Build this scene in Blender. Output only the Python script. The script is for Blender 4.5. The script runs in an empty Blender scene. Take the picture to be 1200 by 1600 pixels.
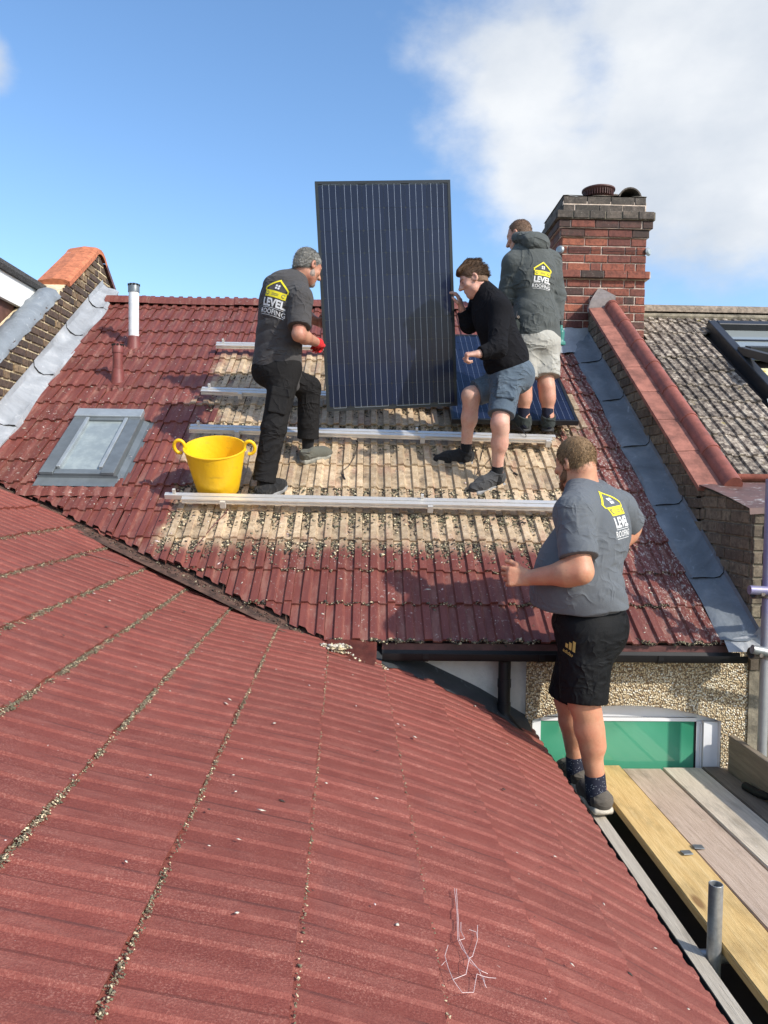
import bpy, bmesh, math, random
import numpy as np
from mathutils import Vector, Matrix
from mathutils.bvhtree import BVHTree
random.seed(7); rng = np.random.default_rng(7)
SC = bpy.context.scene; COL = SC.collection
V = Vector

# ------------------------------------------------------------------ camera, sky, sun, exposure
CZ = 7.0                                    # eye height above the garden; boards at CZ-1.586
YAW, PIT, ROL, F = 0.0236, 0.0360, 0.0137, 1181.2
_f = V((math.sin(YAW)*math.cos(PIT), math.cos(YAW)*math.cos(PIT), -math.sin(PIT)))
_r0 = V((math.cos(YAW), -math.sin(YAW), 0)); _u0 = _r0.cross(_f)
_r = _r0*math.cos(ROL)+_u0*math.sin(ROL); _u = _r.cross(_f)
CAMP = V((0, 0, CZ))
cd = bpy.data.cameras.new('camera'); co = bpy.data.objects.new('camera', cd); COL.objects.link(co)
cd.sensor_fit = 'VERTICAL'; cd.sensor_height = 36; cd.lens = F/1600*36; cd.clip_end = 2000; cd.clip_start = .05
mw = Matrix((_r, _u, -_f)).transposed().to_4x4(); mw.translation = CAMP; co.matrix_world = mw
SC.camera = co
def at(px, py, Y):
    """world point seen at photo pixel (px,py), Y metres ahead"""
    d = _f + _r*((px-600)/F) - _u*((py-800)/F)
    return CAMP + d*(Y/d.y)
def topx(P):
    d = V(P)-CAMP; w = max(d.dot(_f), 1e-3)
    return 600+F*d.dot(_r)/w, 800-F*d.dot(_u)/w, d.dot(_f)

SUN = V((.63, -.53, .56)).normalized()      # towards the sun
sl = bpy.data.lights.new('sun', 'SUN'); so = bpy.data.objects.new('sun', sl); COL.objects.link(so)
sl.energy = 4.6; sl.angle = math.radians(1.1); sl.color = (1, .94, .84)
so.rotation_euler = SUN.to_track_quat('Z', 'Y').to_euler(); so.location = (8, -8, 20)
W = bpy.data.worlds.new('World'); SC.world = W; W.use_nodes = True
wn = W.node_tree.nodes; wl = W.node_tree.links; wn.clear()
def N(nodes, t, **kw):
    n = nodes.new(t)
    for k, v in kw.items(): setattr(n, k, v)
    return n
sky = N(wn, 'ShaderNodeTexSky', sky_type='NISHITA', sun_disc=False)
sky.sun_elevation = math.asin(SUN.z); sky.sun_rotation = math.atan2(SUN.x, SUN.y)
sky.air_density = 1.0; sky.dust_density = 1.0; sky.ozone_density = 2.2
tc = N(wn, 'ShaderNodeTexCoord')
def wmath(op, a, b=None, c=None):
    n = N(wn, 'ShaderNodeMath', operation=op)
    for i, v in enumerate((a, b, c)):
        if v is None: continue
        if isinstance(v, (int, float)): n.inputs[i].default_value = v
        else: wl.new(v, n.inputs[i])
    return n.outputs[0]
def wdot(vec):
    n = N(wn, 'ShaderNodeVectorMath', operation='DOT_PRODUCT'); wl.new(tc.outputs['Generated'], n.inputs[0]); n.inputs[1].default_value = vec
    return n.outputs['Value']
def wnoise(sc, det, rough, off=(0, 0, 0), stretch=(1, 1, 1.6)):
    m = N(wn, 'ShaderNodeMapping'); m.inputs['Scale'].default_value = stretch; m.inputs['Location'].default_value = off
    wl.new(tc.outputs['Generated'], m.inputs[0])
    n = N(wn, 'ShaderNodeTexNoise'); n.inputs['Scale'].default_value = sc; n.inputs['Detail'].default_value = det; n.inputs['Roughness'].default_value = rough
    wl.new(m.outputs[0], n.inputs['Vector']); return n.outputs['Fac']
def dirpx(px, py):
    d = at(px, py, 1)-CAMP; return d.normalized()
# cumulus banks: each is a soft lobe of the sky with a ragged noise edge
lobes = [(dirpx(1060, 70), .25), (dirpx(830, 140), .15), (dirpx(850, 270), .095), (dirpx(1080, 150), .145), (dirpx(-60, 70), .05),
         (V((-.75, .3, .45)).normalized(), .30), (V((.8, -.2, .5)).normalized(), .32), (V((-.3, -.8, .5)).normalized(), .35), (V((.1, -.2, .95)).normalized(), .25)]
acc = None
for d, rad in lobes:
    a = wmath('ARCCOSINE', wmath('MINIMUM', wdot(d), .99999))
    v = wmath('SUBTRACT', 1.0, wmath('DIVIDE', a, rad))
    acc = v if acc is None else wmath('SMOOTH_MAX', acc, v, .35)
n1 = wnoise(3.6, 9, .56); n2 = wnoise(1.7, 3, .5, (3, 1, 2))
fld = wmath('ADD', acc, wmath('ADD', wmath('MULTIPLY', wmath('SUBTRACT', n1, .5), 2.3), wmath('MULTIPLY', wmath('SUBTRACT', n2, .5), 1.0)))
mr = N(wn, 'ShaderNodeMapRange', interpolation_type='SMOOTHSTEP'); wl.new(fld, mr.inputs[0])
mr.inputs[1].default_value = -.08; mr.inputs[2].default_value = .60; mr.inputs[4].default_value = .96
cr = N(wn, 'ShaderNodeValToRGB'); wl.new(wnoise(3.1, 7, .55, (5, 2, 7)), cr.inputs[0])
cr.color_ramp.elements[0].position = .33; cr.color_ramp.elements[0].color = (4.4, 4.9, 5.6, 1)
cr.color_ramp.elements[1].position = .66; cr.color_ramp.elements[1].color = (7.1, 7.25, 7.4, 1)
hs = N(wn, 'ShaderNodeHueSaturation'); hs.inputs['Saturation'].default_value = 1.12; hs.inputs['Value'].default_value = 1.80
wl.new(sky.outputs[0], hs.inputs['Color'])
mx = N(wn, 'ShaderNodeMixRGB'); wl.new(mr.outputs[0], mx.inputs[0]); wl.new(hs.outputs[0], mx.inputs[1]); wl.new(cr.outputs[0], mx.inputs[2])
bg = N(wn, 'ShaderNodeBackground'); bg.inputs['Strength'].default_value = .14; wl.new(mx.outputs[0], bg.inputs[0])
wo = N(wn, 'ShaderNodeOutputWorld'); wl.new(bg.outputs[0], wo.inputs[0])
SC.view_settings.view_transform = 'Standard'; SC.view_settings.look = 'None'; SC.view_settings.gamma = 1; SC.view_settings.exposure = 0.0
SC.view_settings.use_curve_mapping = False
SC.render.resolution_x = 768; SC.render.resolution_y = 1024

# ------------------------------------------------------------------ materials
class MT:
    """small wrapper to write procedural materials"""
    def __init__(s, name):
        s.m = bpy.data.materials.new(name); s.m.use_nodes = True; s.n = s.m.node_tree.nodes; s.l = s.m.node_tree.links
        s.b = s.n['Principled BSDF']; s.pos = s.n.new('ShaderNodeNewGeometry').outputs['Position']
        s.rnd = s.n.new('ShaderNodeObjectInfo').outputs['Random']; s.hgt = None
    def set(s, k, v):
        if isinstance(v, (int, float, tuple)): s.b.inputs[k].default_value = (v+(1,) if isinstance(v, tuple) and len(v) == 3 and k != 'Subsurface Radius' else v)
        else: s.l.new(v, s.b.inputs[k])
    def vec(s, scale=(1, 1, 1), rot=(0, 0, 0), src=None):
        m = s.n.new('ShaderNodeMapping'); m.inputs['Scale'].default_value = scale; m.inputs['Rotation'].default_value = rot
        s.l.new(src or s.pos, m.inputs[0]); return m.outputs[0]
    def obj(s): return s.n.new('ShaderNodeTexCoord').outputs['Object']
    def noise(s, sc, det=4, rough=.55, vec=None, dist=0):
        n = s.n.new('ShaderNodeTexNoise'); n.inputs['Scale'].default_value = sc; n.inputs['Detail'].default_value = det
        n.inputs['Roughness'].default_value = rough; n.inputs['Distortion'].default_value = dist; s.l.new(vec or s.pos, n.inputs['Vector']); return n.outputs['Fac']
    def vor(s, sc, feat='F1', out='Distance', vec=None, rand=1):
        n = s.n.new('ShaderNodeTexVoronoi'); n.feature = feat; n.inputs['Scale'].default_value = sc; n.inputs['Randomness'].default_value = rand
        s.l.new(vec or s.pos, n.inputs['Vector']); return n.outputs[out]
    def math(s, op, a, b=None, c=None, clamp=False):
        n = s.n.new('ShaderNodeMath'); n.operation = op; n.use_clamp = clamp
        for i, v in enumerate((a, b, c)):
            if v is None: continue
            if isinstance(v, (int, float)): n.inputs[i].default_value = v
            else: s.l.new(v, n.inputs[i])
        return n.outputs[0]
    def ramp(s, fac, lo, hi, a=0., b=1.):
        n = s.n.new('ShaderNodeMapRange'); n.interpolation_type = 'SMOOTHSTEP'; s.l.new(fac, n.inputs[0])
        for i, v in enumerate((lo, hi, a, b)): n.inputs[i+1].default_value = v
        return n.outputs[0]
    def mix(s, fac, a, b, mode='MIX'):
        n = s.n.new('ShaderNodeMixRGB'); n.blend_type = mode
        for i, v in enumerate((fac, a, b)):
            if isinstance(v, (int, float)): n.inputs[i].default_value = v
            elif isinstance(v, tuple): n.inputs[i].default_value = v+(1,) if len(v) == 3 else v
            else: s.l.new(v, n.inputs[i])
        return n.outputs[0]
    def cramp(s, fac, *stops):
        n = s.n.new('ShaderNodeValToRGB'); s.l.new(fac, n.inputs[0]); e = n.color_ramp.elements
        while len(e) < len(stops): e.new(.5)
        for el, (p, c) in zip(e, stops): el.position = p; el.color = c+(1,)
        return n.outputs[0]
    def sep(s, vec):
        n = s.n.new('ShaderNodeSeparateXYZ'); s.l.new(vec, n.inputs[0]); return n.outputs
    def bump(s, h, dist=.004, strength=1):
        n = s.n.new('ShaderNodeBump'); n.inputs['Distance'].default_value = dist; n.inputs['Strength'].default_value = strength
        s.l.new(h, n.inputs['Height']); s.l.new(n.outputs[0], s.b.inputs['Normal'])
    def vary(s, col, amt, src=None):
        """brightness variation of col by a value 0..1"""
        f = s.math('MULTIPLY_ADD', src or s.rnd, 2*amt, 1-amt)
        n = s.n.new('ShaderNodeVectorMath'); n.operation = 'SCALE'
        if isinstance(col, tuple): n.inputs[0].default_value = col
        else: s.l.new(col, n.inputs[0])
        s.l.new(f, n.inputs['Scale']); return n.outputs[0]

def simple(name, col, rough=.6, metal=0, nsc=12, namt=.15, bsc=0, bdist=.002, rnd=0, spec=.5, coat=0):
    t = MT(name); c = t.vary(col, namt, t.ramp(t.noise(nsc, 6, .65), .3, .7))
    if rnd: c = t.vary(c, rnd)
    t.set('Base Color', c); t.set('Roughness', rough); t.set('Metallic', metal); t.set('Specular IOR Level', spec)
    if bsc: t.bump(t.noise(bsc, 4, .6), bdist)
    if coat: t.set('Coat Weight', coat)
    return t.m

PAINT = (.175, .048, .036)
def make_tile_red():
    t = MT('painted_roof_tile')
    x, y, z = t.sep(t.pos)
    big = t.noise(1.3, 4, .6); fine = t.noise(60, 4, .65); streak = t.noise(9, 4, .6, t.vec((3.2, .45, .45)))
    red = t.cramp(streak, (.25, (.130, .034, .028)), (.55, PAINT), (.8, (.235, .080, .058)))
    red = t.vary(red, .14); red = t.vary(red, .16, big)
    # bare concrete where the array goes: irregular border between X and Y limits on the slope
    w = t.math('MULTIPLY', t.math('SUBTRACT', t.noise(3.2, 5, .6), .5), .55)
    w2 = t.math('MULTIPLY', t.math('SUBTRACT', t.rnd, .5), .22)
    xx = t.math('ADD', t.math('ADD', x, w), w2); yy = t.math('ADD', y, t.math('MULTIPLY', w, .55))
    m1 = t.ramp(xx, -1.36, -1.22); m2 = t.ramp(xx, 1.72, 1.58); m3 = t.ramp(yy, 4.72, 4.90); m4 = t.ramp(yy, 7.22, 7.05)
    m = t.math('MULTIPLY', t.math('MULTIPLY', m1, m2), t.math('MULTIPLY', m3, m4))
    # the bare surface was first weathered: some red left in it
    bare = t.cramp(t.noise(22, 6, .7), (.22, (.17, .115, .072)), (.38, (.40, .285, .175)), (.58, (.54, .41, .265)), (.80, (.66, .56, .42)))
    bare = t.mix(t.ramp(t.noise(5.5, 3, .6, t.vec((2.2, .7, .7))), .52, .72, 0, .45), bare, (.34, .15, .11))
    bare = t.mix(t.ramp(t.noise(16, 6, .75), .55, .72, 0, .75), bare, (.10, .078, .055))
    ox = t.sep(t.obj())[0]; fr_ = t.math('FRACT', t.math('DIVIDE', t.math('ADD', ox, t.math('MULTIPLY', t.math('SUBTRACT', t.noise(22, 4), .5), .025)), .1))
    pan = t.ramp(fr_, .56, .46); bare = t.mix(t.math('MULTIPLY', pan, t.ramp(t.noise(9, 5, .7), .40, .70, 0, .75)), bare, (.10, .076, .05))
    bare = t.mix(t.ramp(t.noise(150, 4, .8), .58, .66, 0, .8), bare, (.06, .047, .036)); bare = t.mix(t.ramp(t.noise(120, 4, .8, t.vec((1, 1.1, .9))), .60, .66, 0, .7), bare, (.72, .66, .56))
    bare = t.vary(bare, .24)
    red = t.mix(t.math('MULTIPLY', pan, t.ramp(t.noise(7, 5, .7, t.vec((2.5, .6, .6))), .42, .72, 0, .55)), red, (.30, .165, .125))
    c = t.mix(m, red, bare)
    # lichen and bird lime flecks, thicker in patches
    fl = t.math('MULTIPLY', t.ramp(t.noise(46, 5, .75), .60, .66), t.ramp(t.noise(2.2, 3, .6), .44, .68, .1, .95))
    edge = t.math('MULTIPLY', t.ramp(xx, 1.35, 1.95), t.ramp(t.noise(44, 6, .85, t.vec((1.5, .6, .6))), .545, .575))
    fl = t.math('MAXIMUM', fl, t.math('MULTIPLY', edge, 1.0))
    c = t.mix(t.math('MULTIPLY', fl, .85), c, (.60, .55, .49))
    c = t.mix(t.ramp(t.noise(30, 5, .75), .62, .75, 0, .6), c, (.07, .05, .04))
    t.set('Base Color', c); t.set('Roughness', t.math('MULTIPLY_ADD', fine, .3, .42)); t.bump(t.math('ADD', fine, t.math('MULTIPLY', t.noise(14, 3), 1.5)), .0016)
    return t.m
def make_tile_near():
    t = MT('painted_extension_tile')
    fine = t.noise(230, 3, .75); med = t.noise(16, 5, .65); big = t.noise(.9, 4, .6); str_ = t.noise(14, 5, .65, t.vec((.6, 3.0, .6)))
    c = t.cramp(med, (.3, (.190, .046, .034)), (.55, (.217, .055, .040)), (.78, (.255, .075, .055)))
    c = t.mix(t.ramp(str_, .52, .74, 0, .12), c, (.36, .15, .11))
    c = t.mix(t.math('MULTIPLY', t.ramp(fine, .50, .64, 0, .6), t.ramp(t.noise(7, 4, .6), .35, .65, .25, 1)), c, (.42, .19, .145)); c = t.mix(t.ramp(fine, .48, .36, 0, .45), c, (.13, .033, .026))
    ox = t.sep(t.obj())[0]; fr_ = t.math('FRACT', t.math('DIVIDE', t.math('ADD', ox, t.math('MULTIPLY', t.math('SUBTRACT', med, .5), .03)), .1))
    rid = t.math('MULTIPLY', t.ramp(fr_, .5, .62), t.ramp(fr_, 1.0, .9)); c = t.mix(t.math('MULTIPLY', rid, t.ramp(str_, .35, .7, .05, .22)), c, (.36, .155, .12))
    jn = t.math('MULTIPLY', t.ramp(ox, .186, .197), t.ramp(t.noise(5, 4, .6), .38, .58, .05, .8)); c = t.mix(jn, c, (.10, .035, .03))
    c = t.vary(c, .08); c = t.vary(c, .16, big)
    dirt = t.math('MULTIPLY', t.ramp(t.noise(2.6, 5, .6, t.vec((1.6, .6, 1))), .60, .76), .28)
    c = t.mix(dirt, c, (.10, .052, .05))
    fl = t.math('MULTIPLY', t.ramp(t.noise(42, 4, .7), .70, .73), t.ramp(t.noise(1.6, 3, .6), .45, .7))
    c = t.mix(fl, c, (.62, .52, .46))
    t.set('Base Color', c); t.set('Roughness', .62); t.set('Specular IOR Level', .35)
    t.bump(t.math('ADD', t.math('MULTIPLY', fine, .8), t.noise(30, 4, .6)), .0022); return t.m
def make_tile_grey():
    t = MT('weathered_roof_tile')
    c = t.cramp(t.noise(19, 7, .75), (.36, (.035, .028, .024)), (.46, (.11, .088, .072)), (.54, (.27, .225, .18)), (.66, (.54, .48, .39)))
    c = t.vary(c, .28); c = t.mix(t.ramp(t.noise(7, 4, .6), .66, .72, 0, .6), c, (.42, .34, .06))
    t.set('Base Color', c); t.set('Roughness', .9); t.bump(t.noise(55, 5, .7), .004); return t.m
def make_brick(name, cols, mot=.2, soot=0.):
    t = MT(name); c = t.cramp(t.rnd, *cols); c = t.mix(t.ramp(t.noise(34, 5, .7), .42, .66, 0, .65), c, tuple(.42*v for v in cols[0][1])); c = t.mix(t.ramp(t.noise(4, 5, .65), .46, .70, 0, .6), c, tuple(.5*v for v in cols[0][1])); c = t.mix(t.ramp(t.noise(60, 4, .7), .62, .70, 0, .35), c, (.50, .42, .34))
    c = t.vary(c, mot, t.noise(9, 5, .65))
    if soot:
        z = t.sep(t.pos)[2]; c = t.mix(t.math('MULTIPLY', t.ramp(t.noise(6, 5, .7), .35, .6), soot), c, (.035, .030, .026))
        c = t.mix(t.ramp(t.noise(40, 5, .8), .60, .66, 0, .5), c, (.42, .40, .33))
    t.set('Base Color', c); t.set('Roughness', .88); t.bump(t.noise(70, 5, .7), .003); return t.m
def make_wood(name, c0, c1, c2, stain=0.3, ang=0, knots=False):
    t = MT(name); o = t.pos
    g = t.noise(7, 6, .65, t.vec((9, .55, 9)), .6); r = t.noise(60, 3, .6, t.vec((6, .25, 6)))
    c = t.cramp(g, (.25, c0), (.5, c1), (.75, c2)); c = t.vary(c, .12, r)
    c = t.mix(t.math('MULTIPLY', t.ramp(t.noise(3.2, 5, .65, t.vec((1.5, .6, 1))), .5, .74), stain), c, tuple(.35*v for v in c0))
    c = t.mix(t.ramp(t.noise(38, 5, .7, t.vec((1, .6, 1))), .66, .72, 0, .45), c, tuple(min(.8, 1.5*v) for v in c2))
    if knots:
        d = t.vor(3.2, vec=t.vec((1.6, .55, 1))); c = t.mix(t.ramp(d, .13, .05, 0, .8), c, (.20, .09, .03))
    t.set('Base Color', c); t.set('Roughness', .75); t.bump(t.math('ADD', g, r), .0025); return t.m
def make_lead(name, base, lightmix):
    t = MT(name); g = t.noise(3.4, 6, .65, None, 1.2); c = t.cramp(g, (.3, tuple(.75*v for v in base)), (.55, base), (.8, lightmix))
    c = t.mix(t.ramp(t.noise(13, 6, .7, t.vec((1, 1, .5)), 1.4), .58, .75, 0, .6), c, tuple(min(.7, 1.5*v) for v in lightmix))
    t.set('Base Color', c); t.set('Metallic', .05); t.set('Roughness', .6); t.bump(t.math('ADD', t.noise(6, 3), t.math('MULTIPLY', t.noise(40, 4), .25)), .012); return t.m
def make_pebble():
    t = MT('pebbledash'); v = t.vor(95, 'F1', 'Distance'); colr = t.vor(95, 'F1', 'Color')
    r, g_, b_ = t.sep(colr)
    c = t.cramp(r, (0., (.16, .10, .055)), (.15, (.44, .32, .18)), (.5, (.64, .52, .33)), (.8, (.74, .66, .48)), (1., (.80, .77, .68)))
    c = t.mix(t.ramp(v, .42, .70), c, (.20, .15, .09)); c = t.vary(c, .22, t.noise(2.4, 4))
    dark = t.ramp(t.noise(4.5, 5, .65, t.vec((1, 1, .45))), .64, .74, 0, .45); c = t.mix(dark, c, (.09, .07, .05))
    t.set('Base Color', c); t.set('Roughness', .8); t.bump(t.math('SUBTRACT', 1, v), .012, 1); return t.m
def make_cloth(name, col, rough=.9, weave=420, wr=.25, amt=.1, sheen=.08):
    t = MT(name); c = t.vary(col, amt, t.noise(9, 5, .6)); t.set('Base Color', c); t.set('Roughness', rough); t.set('Specular IOR Level', .12); t.set('Sheen Weight', sheen); t.set('Sheen Roughness', .6)
    
    def crease(sc, st, rot, p):
        n = t.noise(sc, 2, .45, t.vec(st, rot), .5); r = t.math('SUBTRACT', 1, t.math('ABSOLUTE', t.math('MULTIPLY_ADD', n, 3.2, -1.6)), clamp=True); return t.math('POWER', r, p)
    c1 = t.math('MULTIPLY', crease(6.5, (1, 1, 1.9), (.5, .35, .2), 3.0), t.ramp(t.noise(3.5, 2), .38, .62)); c2 = t.math('MULTIPLY', crease(9, (1.2, 1.2, .8), (-.5, .6, .1), 4.0), t.ramp(t.noise(4.5, 2, .5, t.vec((1, 1, 1), (1, 2, 3))), .42, .64))
    f = t.math('ADD', t.math('ADD', c1, t.math('MULTIPLY', c2, .7)), t.math('MULTIPLY', t.noise(26, 3), .25))
    t.bump(t.math('ADD', t.math('MULTIPLY', f, wr*2.4), t.math('MULTIPLY', t.noise(weave, 2), .06)), .022); return t.m
def make_skin(name, col, red):
    t = MT(name); c = t.mix(t.ramp(t.noise(12, 5, .65), .36, .64, 0, .8), col, red); c = t.mix(t.ramp(t.noise(38, 5, .7), .54, .72, 0, .3), c, tuple(.55*v for v in red)); c = t.vary(c, .10, t.noise(90, 3))
    t.set('Base Color', c); t.set('Roughness', .52); t.set('Subsurface Weight', .12); t.set('Subsurface Radius', (.012, .005, .003)); t.set('Subsurface Scale', .6)
    t.bump(t.noise(120, 3), .0008); return t.m
def make_hair(name, a, b, stretch=(1, 1, 1), sc=90):
    t = MT(name); n = t.noise(sc, 4, .7, t.vec(stretch)); isl = t.n.new('ShaderNodeNewGeometry').outputs['Random Per Island']; t.set('Base Color', t.cramp(t.math('ADD', t.math('MULTIPLY', n, .45), t.math('MULTIPLY', isl, .55)), (.2, a), (.8, b))); t.set('Roughness', .5); t.set('Specular IOR Level', .35)
    t.bump(n, .006); return t.m
M = {}
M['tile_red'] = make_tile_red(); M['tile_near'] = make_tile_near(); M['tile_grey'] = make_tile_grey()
M['valley_dirt'] = simple('valley_grime', (.085, .045, .032), .95, 0, 14, .6, 60, .004)
M['deck'] = simple('underlay_and_shade_black', (.03, .022, .02), .9)  # roof underlay; also a near-black stand-in for shade at the platform gap
M['ridge_red'] = M['tile_red']
M['brick_red'] = make_brick('red_brick', [(0, (.15, .052, .042)), (.35, (.225, .075, .052)), (.7, (.285, .088, .055)), (1, (.38, .125, .07))])
M['brick_dark'] = make_brick('sooty_brick', [(0, (.075, .045, .038)), (.5, (.12, .05, .042)), (1, (.16, .07, .055))], soot=.5)
M['brick_cap'] = make_brick('weathered_cap_brick', [(0, (.10, .085, .07)), (.5, (.15, .12, .10)), (1, (.19, .15, .12))], soot=.65)
M['brick_stock'] = make_brick('stock_brick', [(0, (.055, .042, .036)), (.35, (.11, .072, .052)), (.65, (.085, .055, .046)), (.85, (.19, .125, .075)), (1, (.27, .19, .11))])
M['brick_grimy'] = make_brick('grimy_stock_brick', [(0, (.13, .10, .07)), (.5, (.21, .165, .115)), (1, (.30, .25, .17))], soot=.35)
M['mortar'] = simple('lime_mortar', (.66, .55, .36), .95, 0, 14, .3, 60, .004)
M['mortar_pale'] = simple('pale_mortar', (.62, .50, .41), .95, 0, 14, .25, 60, .004)
M['mortar_dirty'] = simple('dirty_mortar', (.20, .175, .13), .95, 0, 10, .45, 60, .004)
M['lead_light'] = make_lead('bright_lead', (.34, .36, .385), (.56, .57, .58))
M['lead_dark'] = make_lead('dull_lead', (.19, .215, .24), (.30, .325, .345))
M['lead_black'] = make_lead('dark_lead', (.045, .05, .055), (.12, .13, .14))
M['lead_grey'] = make_lead('crinkled_lead', (.22, .25, .28), (.36, .38, .40))
M['terracotta'] = simple('orange_clay', (.46, .155, .075), .8, 0, 18, .25, 60, .003, rnd=.1)
M['coping'] = simple('red_clay_coping', (.29, .115, .082), .75, 0, 7, .38, 60, .003, rnd=.12)
M['coping_roll'] = simple('clay_roll', (.27, .085, .06), .6, 0, 10, .25, 60, .002, rnd=.08)
M['slate_grey'] = simple('grey_mortar_cap', (.22, .19, .18), .8, 0, 12, .2, 60, .003)
M['black_plastic'] = simple('black_plastic', (.010, .010, .011), .5, 0, 8, .25, spec=.3)
M['maroon'] = simple('maroon_fascia_paint', (.12, .045, .04), .5, 0, 12, .35)
M['white_paint'] = simple('white_board', (.80, .81, .80), .45, 0, 3, .04)
M['upvc'] = simple('white_frame_plastic', (.72, .73, .74), .3, 0, 3, .05)
M['render'] = simple('grey_painted_render', (.47, .46, .42), .85, 0, 5, .16, 60, .003)
M['pebble'] = make_pebble()
M['grey_metal'] = simple('grey_coated_metal', (.175, .20, .215), .42, .35, 7, .14)
M['grey_pale'] = simple('pale_grey_metal', (.38, .42, .44), .38, .4, 7, .12)
M['anthracite'] = simple('anthracite_metal', (.035, .037, .042), .42, .2, 7, .14)
M['alu'] = simple('mill_aluminium', (.80, .77, .72), .38, .6, 18, .04)
M['alu_dull'] = simple('dull_aluminium', (.66, .64, .60), .5, .4, 18, .06)
M['pipe_pvc'] = simple('pale_grey_plastic', (.66, .68, .69), .5, 0, 6, .12)
M['pipe_red'] = simple('red_brown_plastic', (.185, .048, .042), .5, 0, 12, .2)
M['dark_hole'] = simple('soot', (.012, .011, .010), .95)  # plain near-black colour for the vent slots and lap seams
M['clay_pot'] = simple('brown_clay', (.085, .032, .028), .6, 0, 16, .3)
M['cheek_tile'] = simple('brown_clay_tile', (.105, .047, .037), .75, 0, 16, .3, 40, .003, rnd=.12)
t = MT('streaked_brown_lead'); st_ = t.noise(9, 5, .65, t.vec((1.2, 3.5, 1), (0, 0, .7))); c = t.cramp(t.noise(7, 5, .6), (.3, (.10, .06, .052)), (.7, (.19, .10, .085))); c = t.mix(t.ramp(st_, .60, .66, 0, .75), c, (.55, .55, .53)); t.set('Base Color', c); t.set('Roughness', .5); M['brown_lead'] = t.m
M['verge'] = simple('speckled_felt', (.05, .05, .05), .9, 0, 70, .9, 90, .004)
M['moss'] = simple('moss', (.215, .175, .12), .95, 0, 60, .55, 80, .004)
M['moss_green'] = simple('moss_green', (.17, .16, .10), .95, 0, 60, .5, 80, .004)
M['chip_pale'] = simple('pale_flake', (.55, .50, .42), .9, 0, 60, .3)
M['chip_dark'] = simple('dark_crumb', (.05, .042, .035), .95, 0, 60, .4)
t = MT('yellow_rubber'); c = t.mix(t.ramp(t.noise(9, 6, .7, t.vec((1, 1, 2.5))), .54, .74, 0, .45), (.86, .52, .008), (.46, .27, .03)); c = t.mix(t.ramp(t.noise(45, 5, .75), .64, .70, 0, .5), c, (.62, .50, .25)); t.set('Base Color', c); t.set('Roughness', .5); t.bump(t.noise(16, 4), .004); M['yellow'] = t.m
M['galv'] = simple('galvanised_tube', (.36, .375, .38), .45, .7, 22, .22, 60, .0008)
t = MT('purple_tube_paint'); z_ = t.sep(t.pos)[2]; c = t.mix(t.math('MULTIPLY', t.ramp(z_, 6.0, 6.5), t.ramp(t.noise(5, 4, .6), .3, .6, .3, 1)), (.33, .335, .335), (.23, .21, .37)); t.set('Base Color', t.vary(c, .2, t.noise(30, 5, .7))); t.set('Roughness', .45); t.set('Metallic', .3); M['purple'] = t.m
M['steel_rust'] = simple('coupler_steel', (.20, .17, .15), .55, .7, 40, .4, 60, .001)
M['wood_yellow'] = make_wood('new_scaffold_timber', (.60, .37, .13), (.72, .49, .20), (.80, .59, .29), .5, knots=True)
M['wood_pink'] = make_wood('worn_pinkish_timber', (.40, .29, .21), (.54, .41, .31), (.63, .50, .39), .6)
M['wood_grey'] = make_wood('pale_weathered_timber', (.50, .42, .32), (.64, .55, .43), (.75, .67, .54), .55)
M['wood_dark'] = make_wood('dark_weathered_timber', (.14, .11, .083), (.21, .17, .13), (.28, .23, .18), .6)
M['wood_lip'] = make_wood('grey_edge_timber', (.38, .335, .265), (.52, .465, .38), (.62, .565, .47), .45)
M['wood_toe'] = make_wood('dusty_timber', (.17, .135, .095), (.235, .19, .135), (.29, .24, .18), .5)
M['clip'] = simple('zinc_clip', (.28, .31, .33), .4, .7)
M['twine'] = simple('white_twine', (.66, .52, .50), .8)
M['wire_red'] = simple('brown_cable', (.12, .04, .035), .6)
M['wire_black'] = simple('black_cable', (.02, .018, .018), .5)
M['frame_black'] = simple('black_anodised_frame', (.030, .033, .036), .38, .5, 8, .12)
M['busbar'] = simple('silver_busbar', (.38, .41, .48), .35, .6)
M['teal'] = simple('teal_plastic', (.02, .17, .14), .4)
M['ground'] = simple('garden_ground', (.075, .09, .045), .95, 0, 1.5, .4)
t = MT('cell_blue'); c = t.vary((.008, .013, .036), .14); t.set('Base Color', c); t.set('Roughness', .3); t.set('Specular IOR Level', .2); t.set('Coat Weight', .20); t.set('Coat Roughness', .08); M['cell'] = t.m
t = MT('panel_backsheet'); t.set('Base Color', (.008, .009, .013)); t.set('Roughness', .3); t.set('Coat Weight', .18); t.set('Coat Roughness', .06); M['backsheet'] = t.m
t = MT('green_film_glass'); g = t.noise(2.3, 2, .5); c = t.mix(t.ramp(g, .35, .65), (.03, .21, .12), (.075, .33, .20)); t.set('Base Color', c); t.set('Roughness', .04); t.set('Specular IOR Level', .8); t.set('Coat Weight', .6); t.set('Coat Roughness', .02); M['green_glass'] = t.m
t = MT('skylight_glass'); g = t.noise(7, 6, .7, t.vec((1, 1, 1))); c = t.mix(t.ramp(g, .35, .75), (.24, .28, .29), (.36, .41, .40)); t.set('Base Color', c); t.set('Roughness', t.math('MULTIPLY_ADD', g, .3, .05)); t.set('Coat Weight', .7); t.set('Coat Roughness', .05); M['sky_glass'] = t.m
t = MT('roof_window_glass'); t.set('Base Color', (.26, .29, .29)); t.set('Roughness', .08); t.set('Coat Weight', .8); M['nb_glass'] = t.m
t = MT('patterned_blind'); g = t.vor(26, 'F1'); t.set('Base Color', t.mix(t.ramp(g, .3, .5), (.55, .42, .05), (.62, .60, .40))); t.set('Roughness', .6); M['blind'] = t.m

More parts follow.
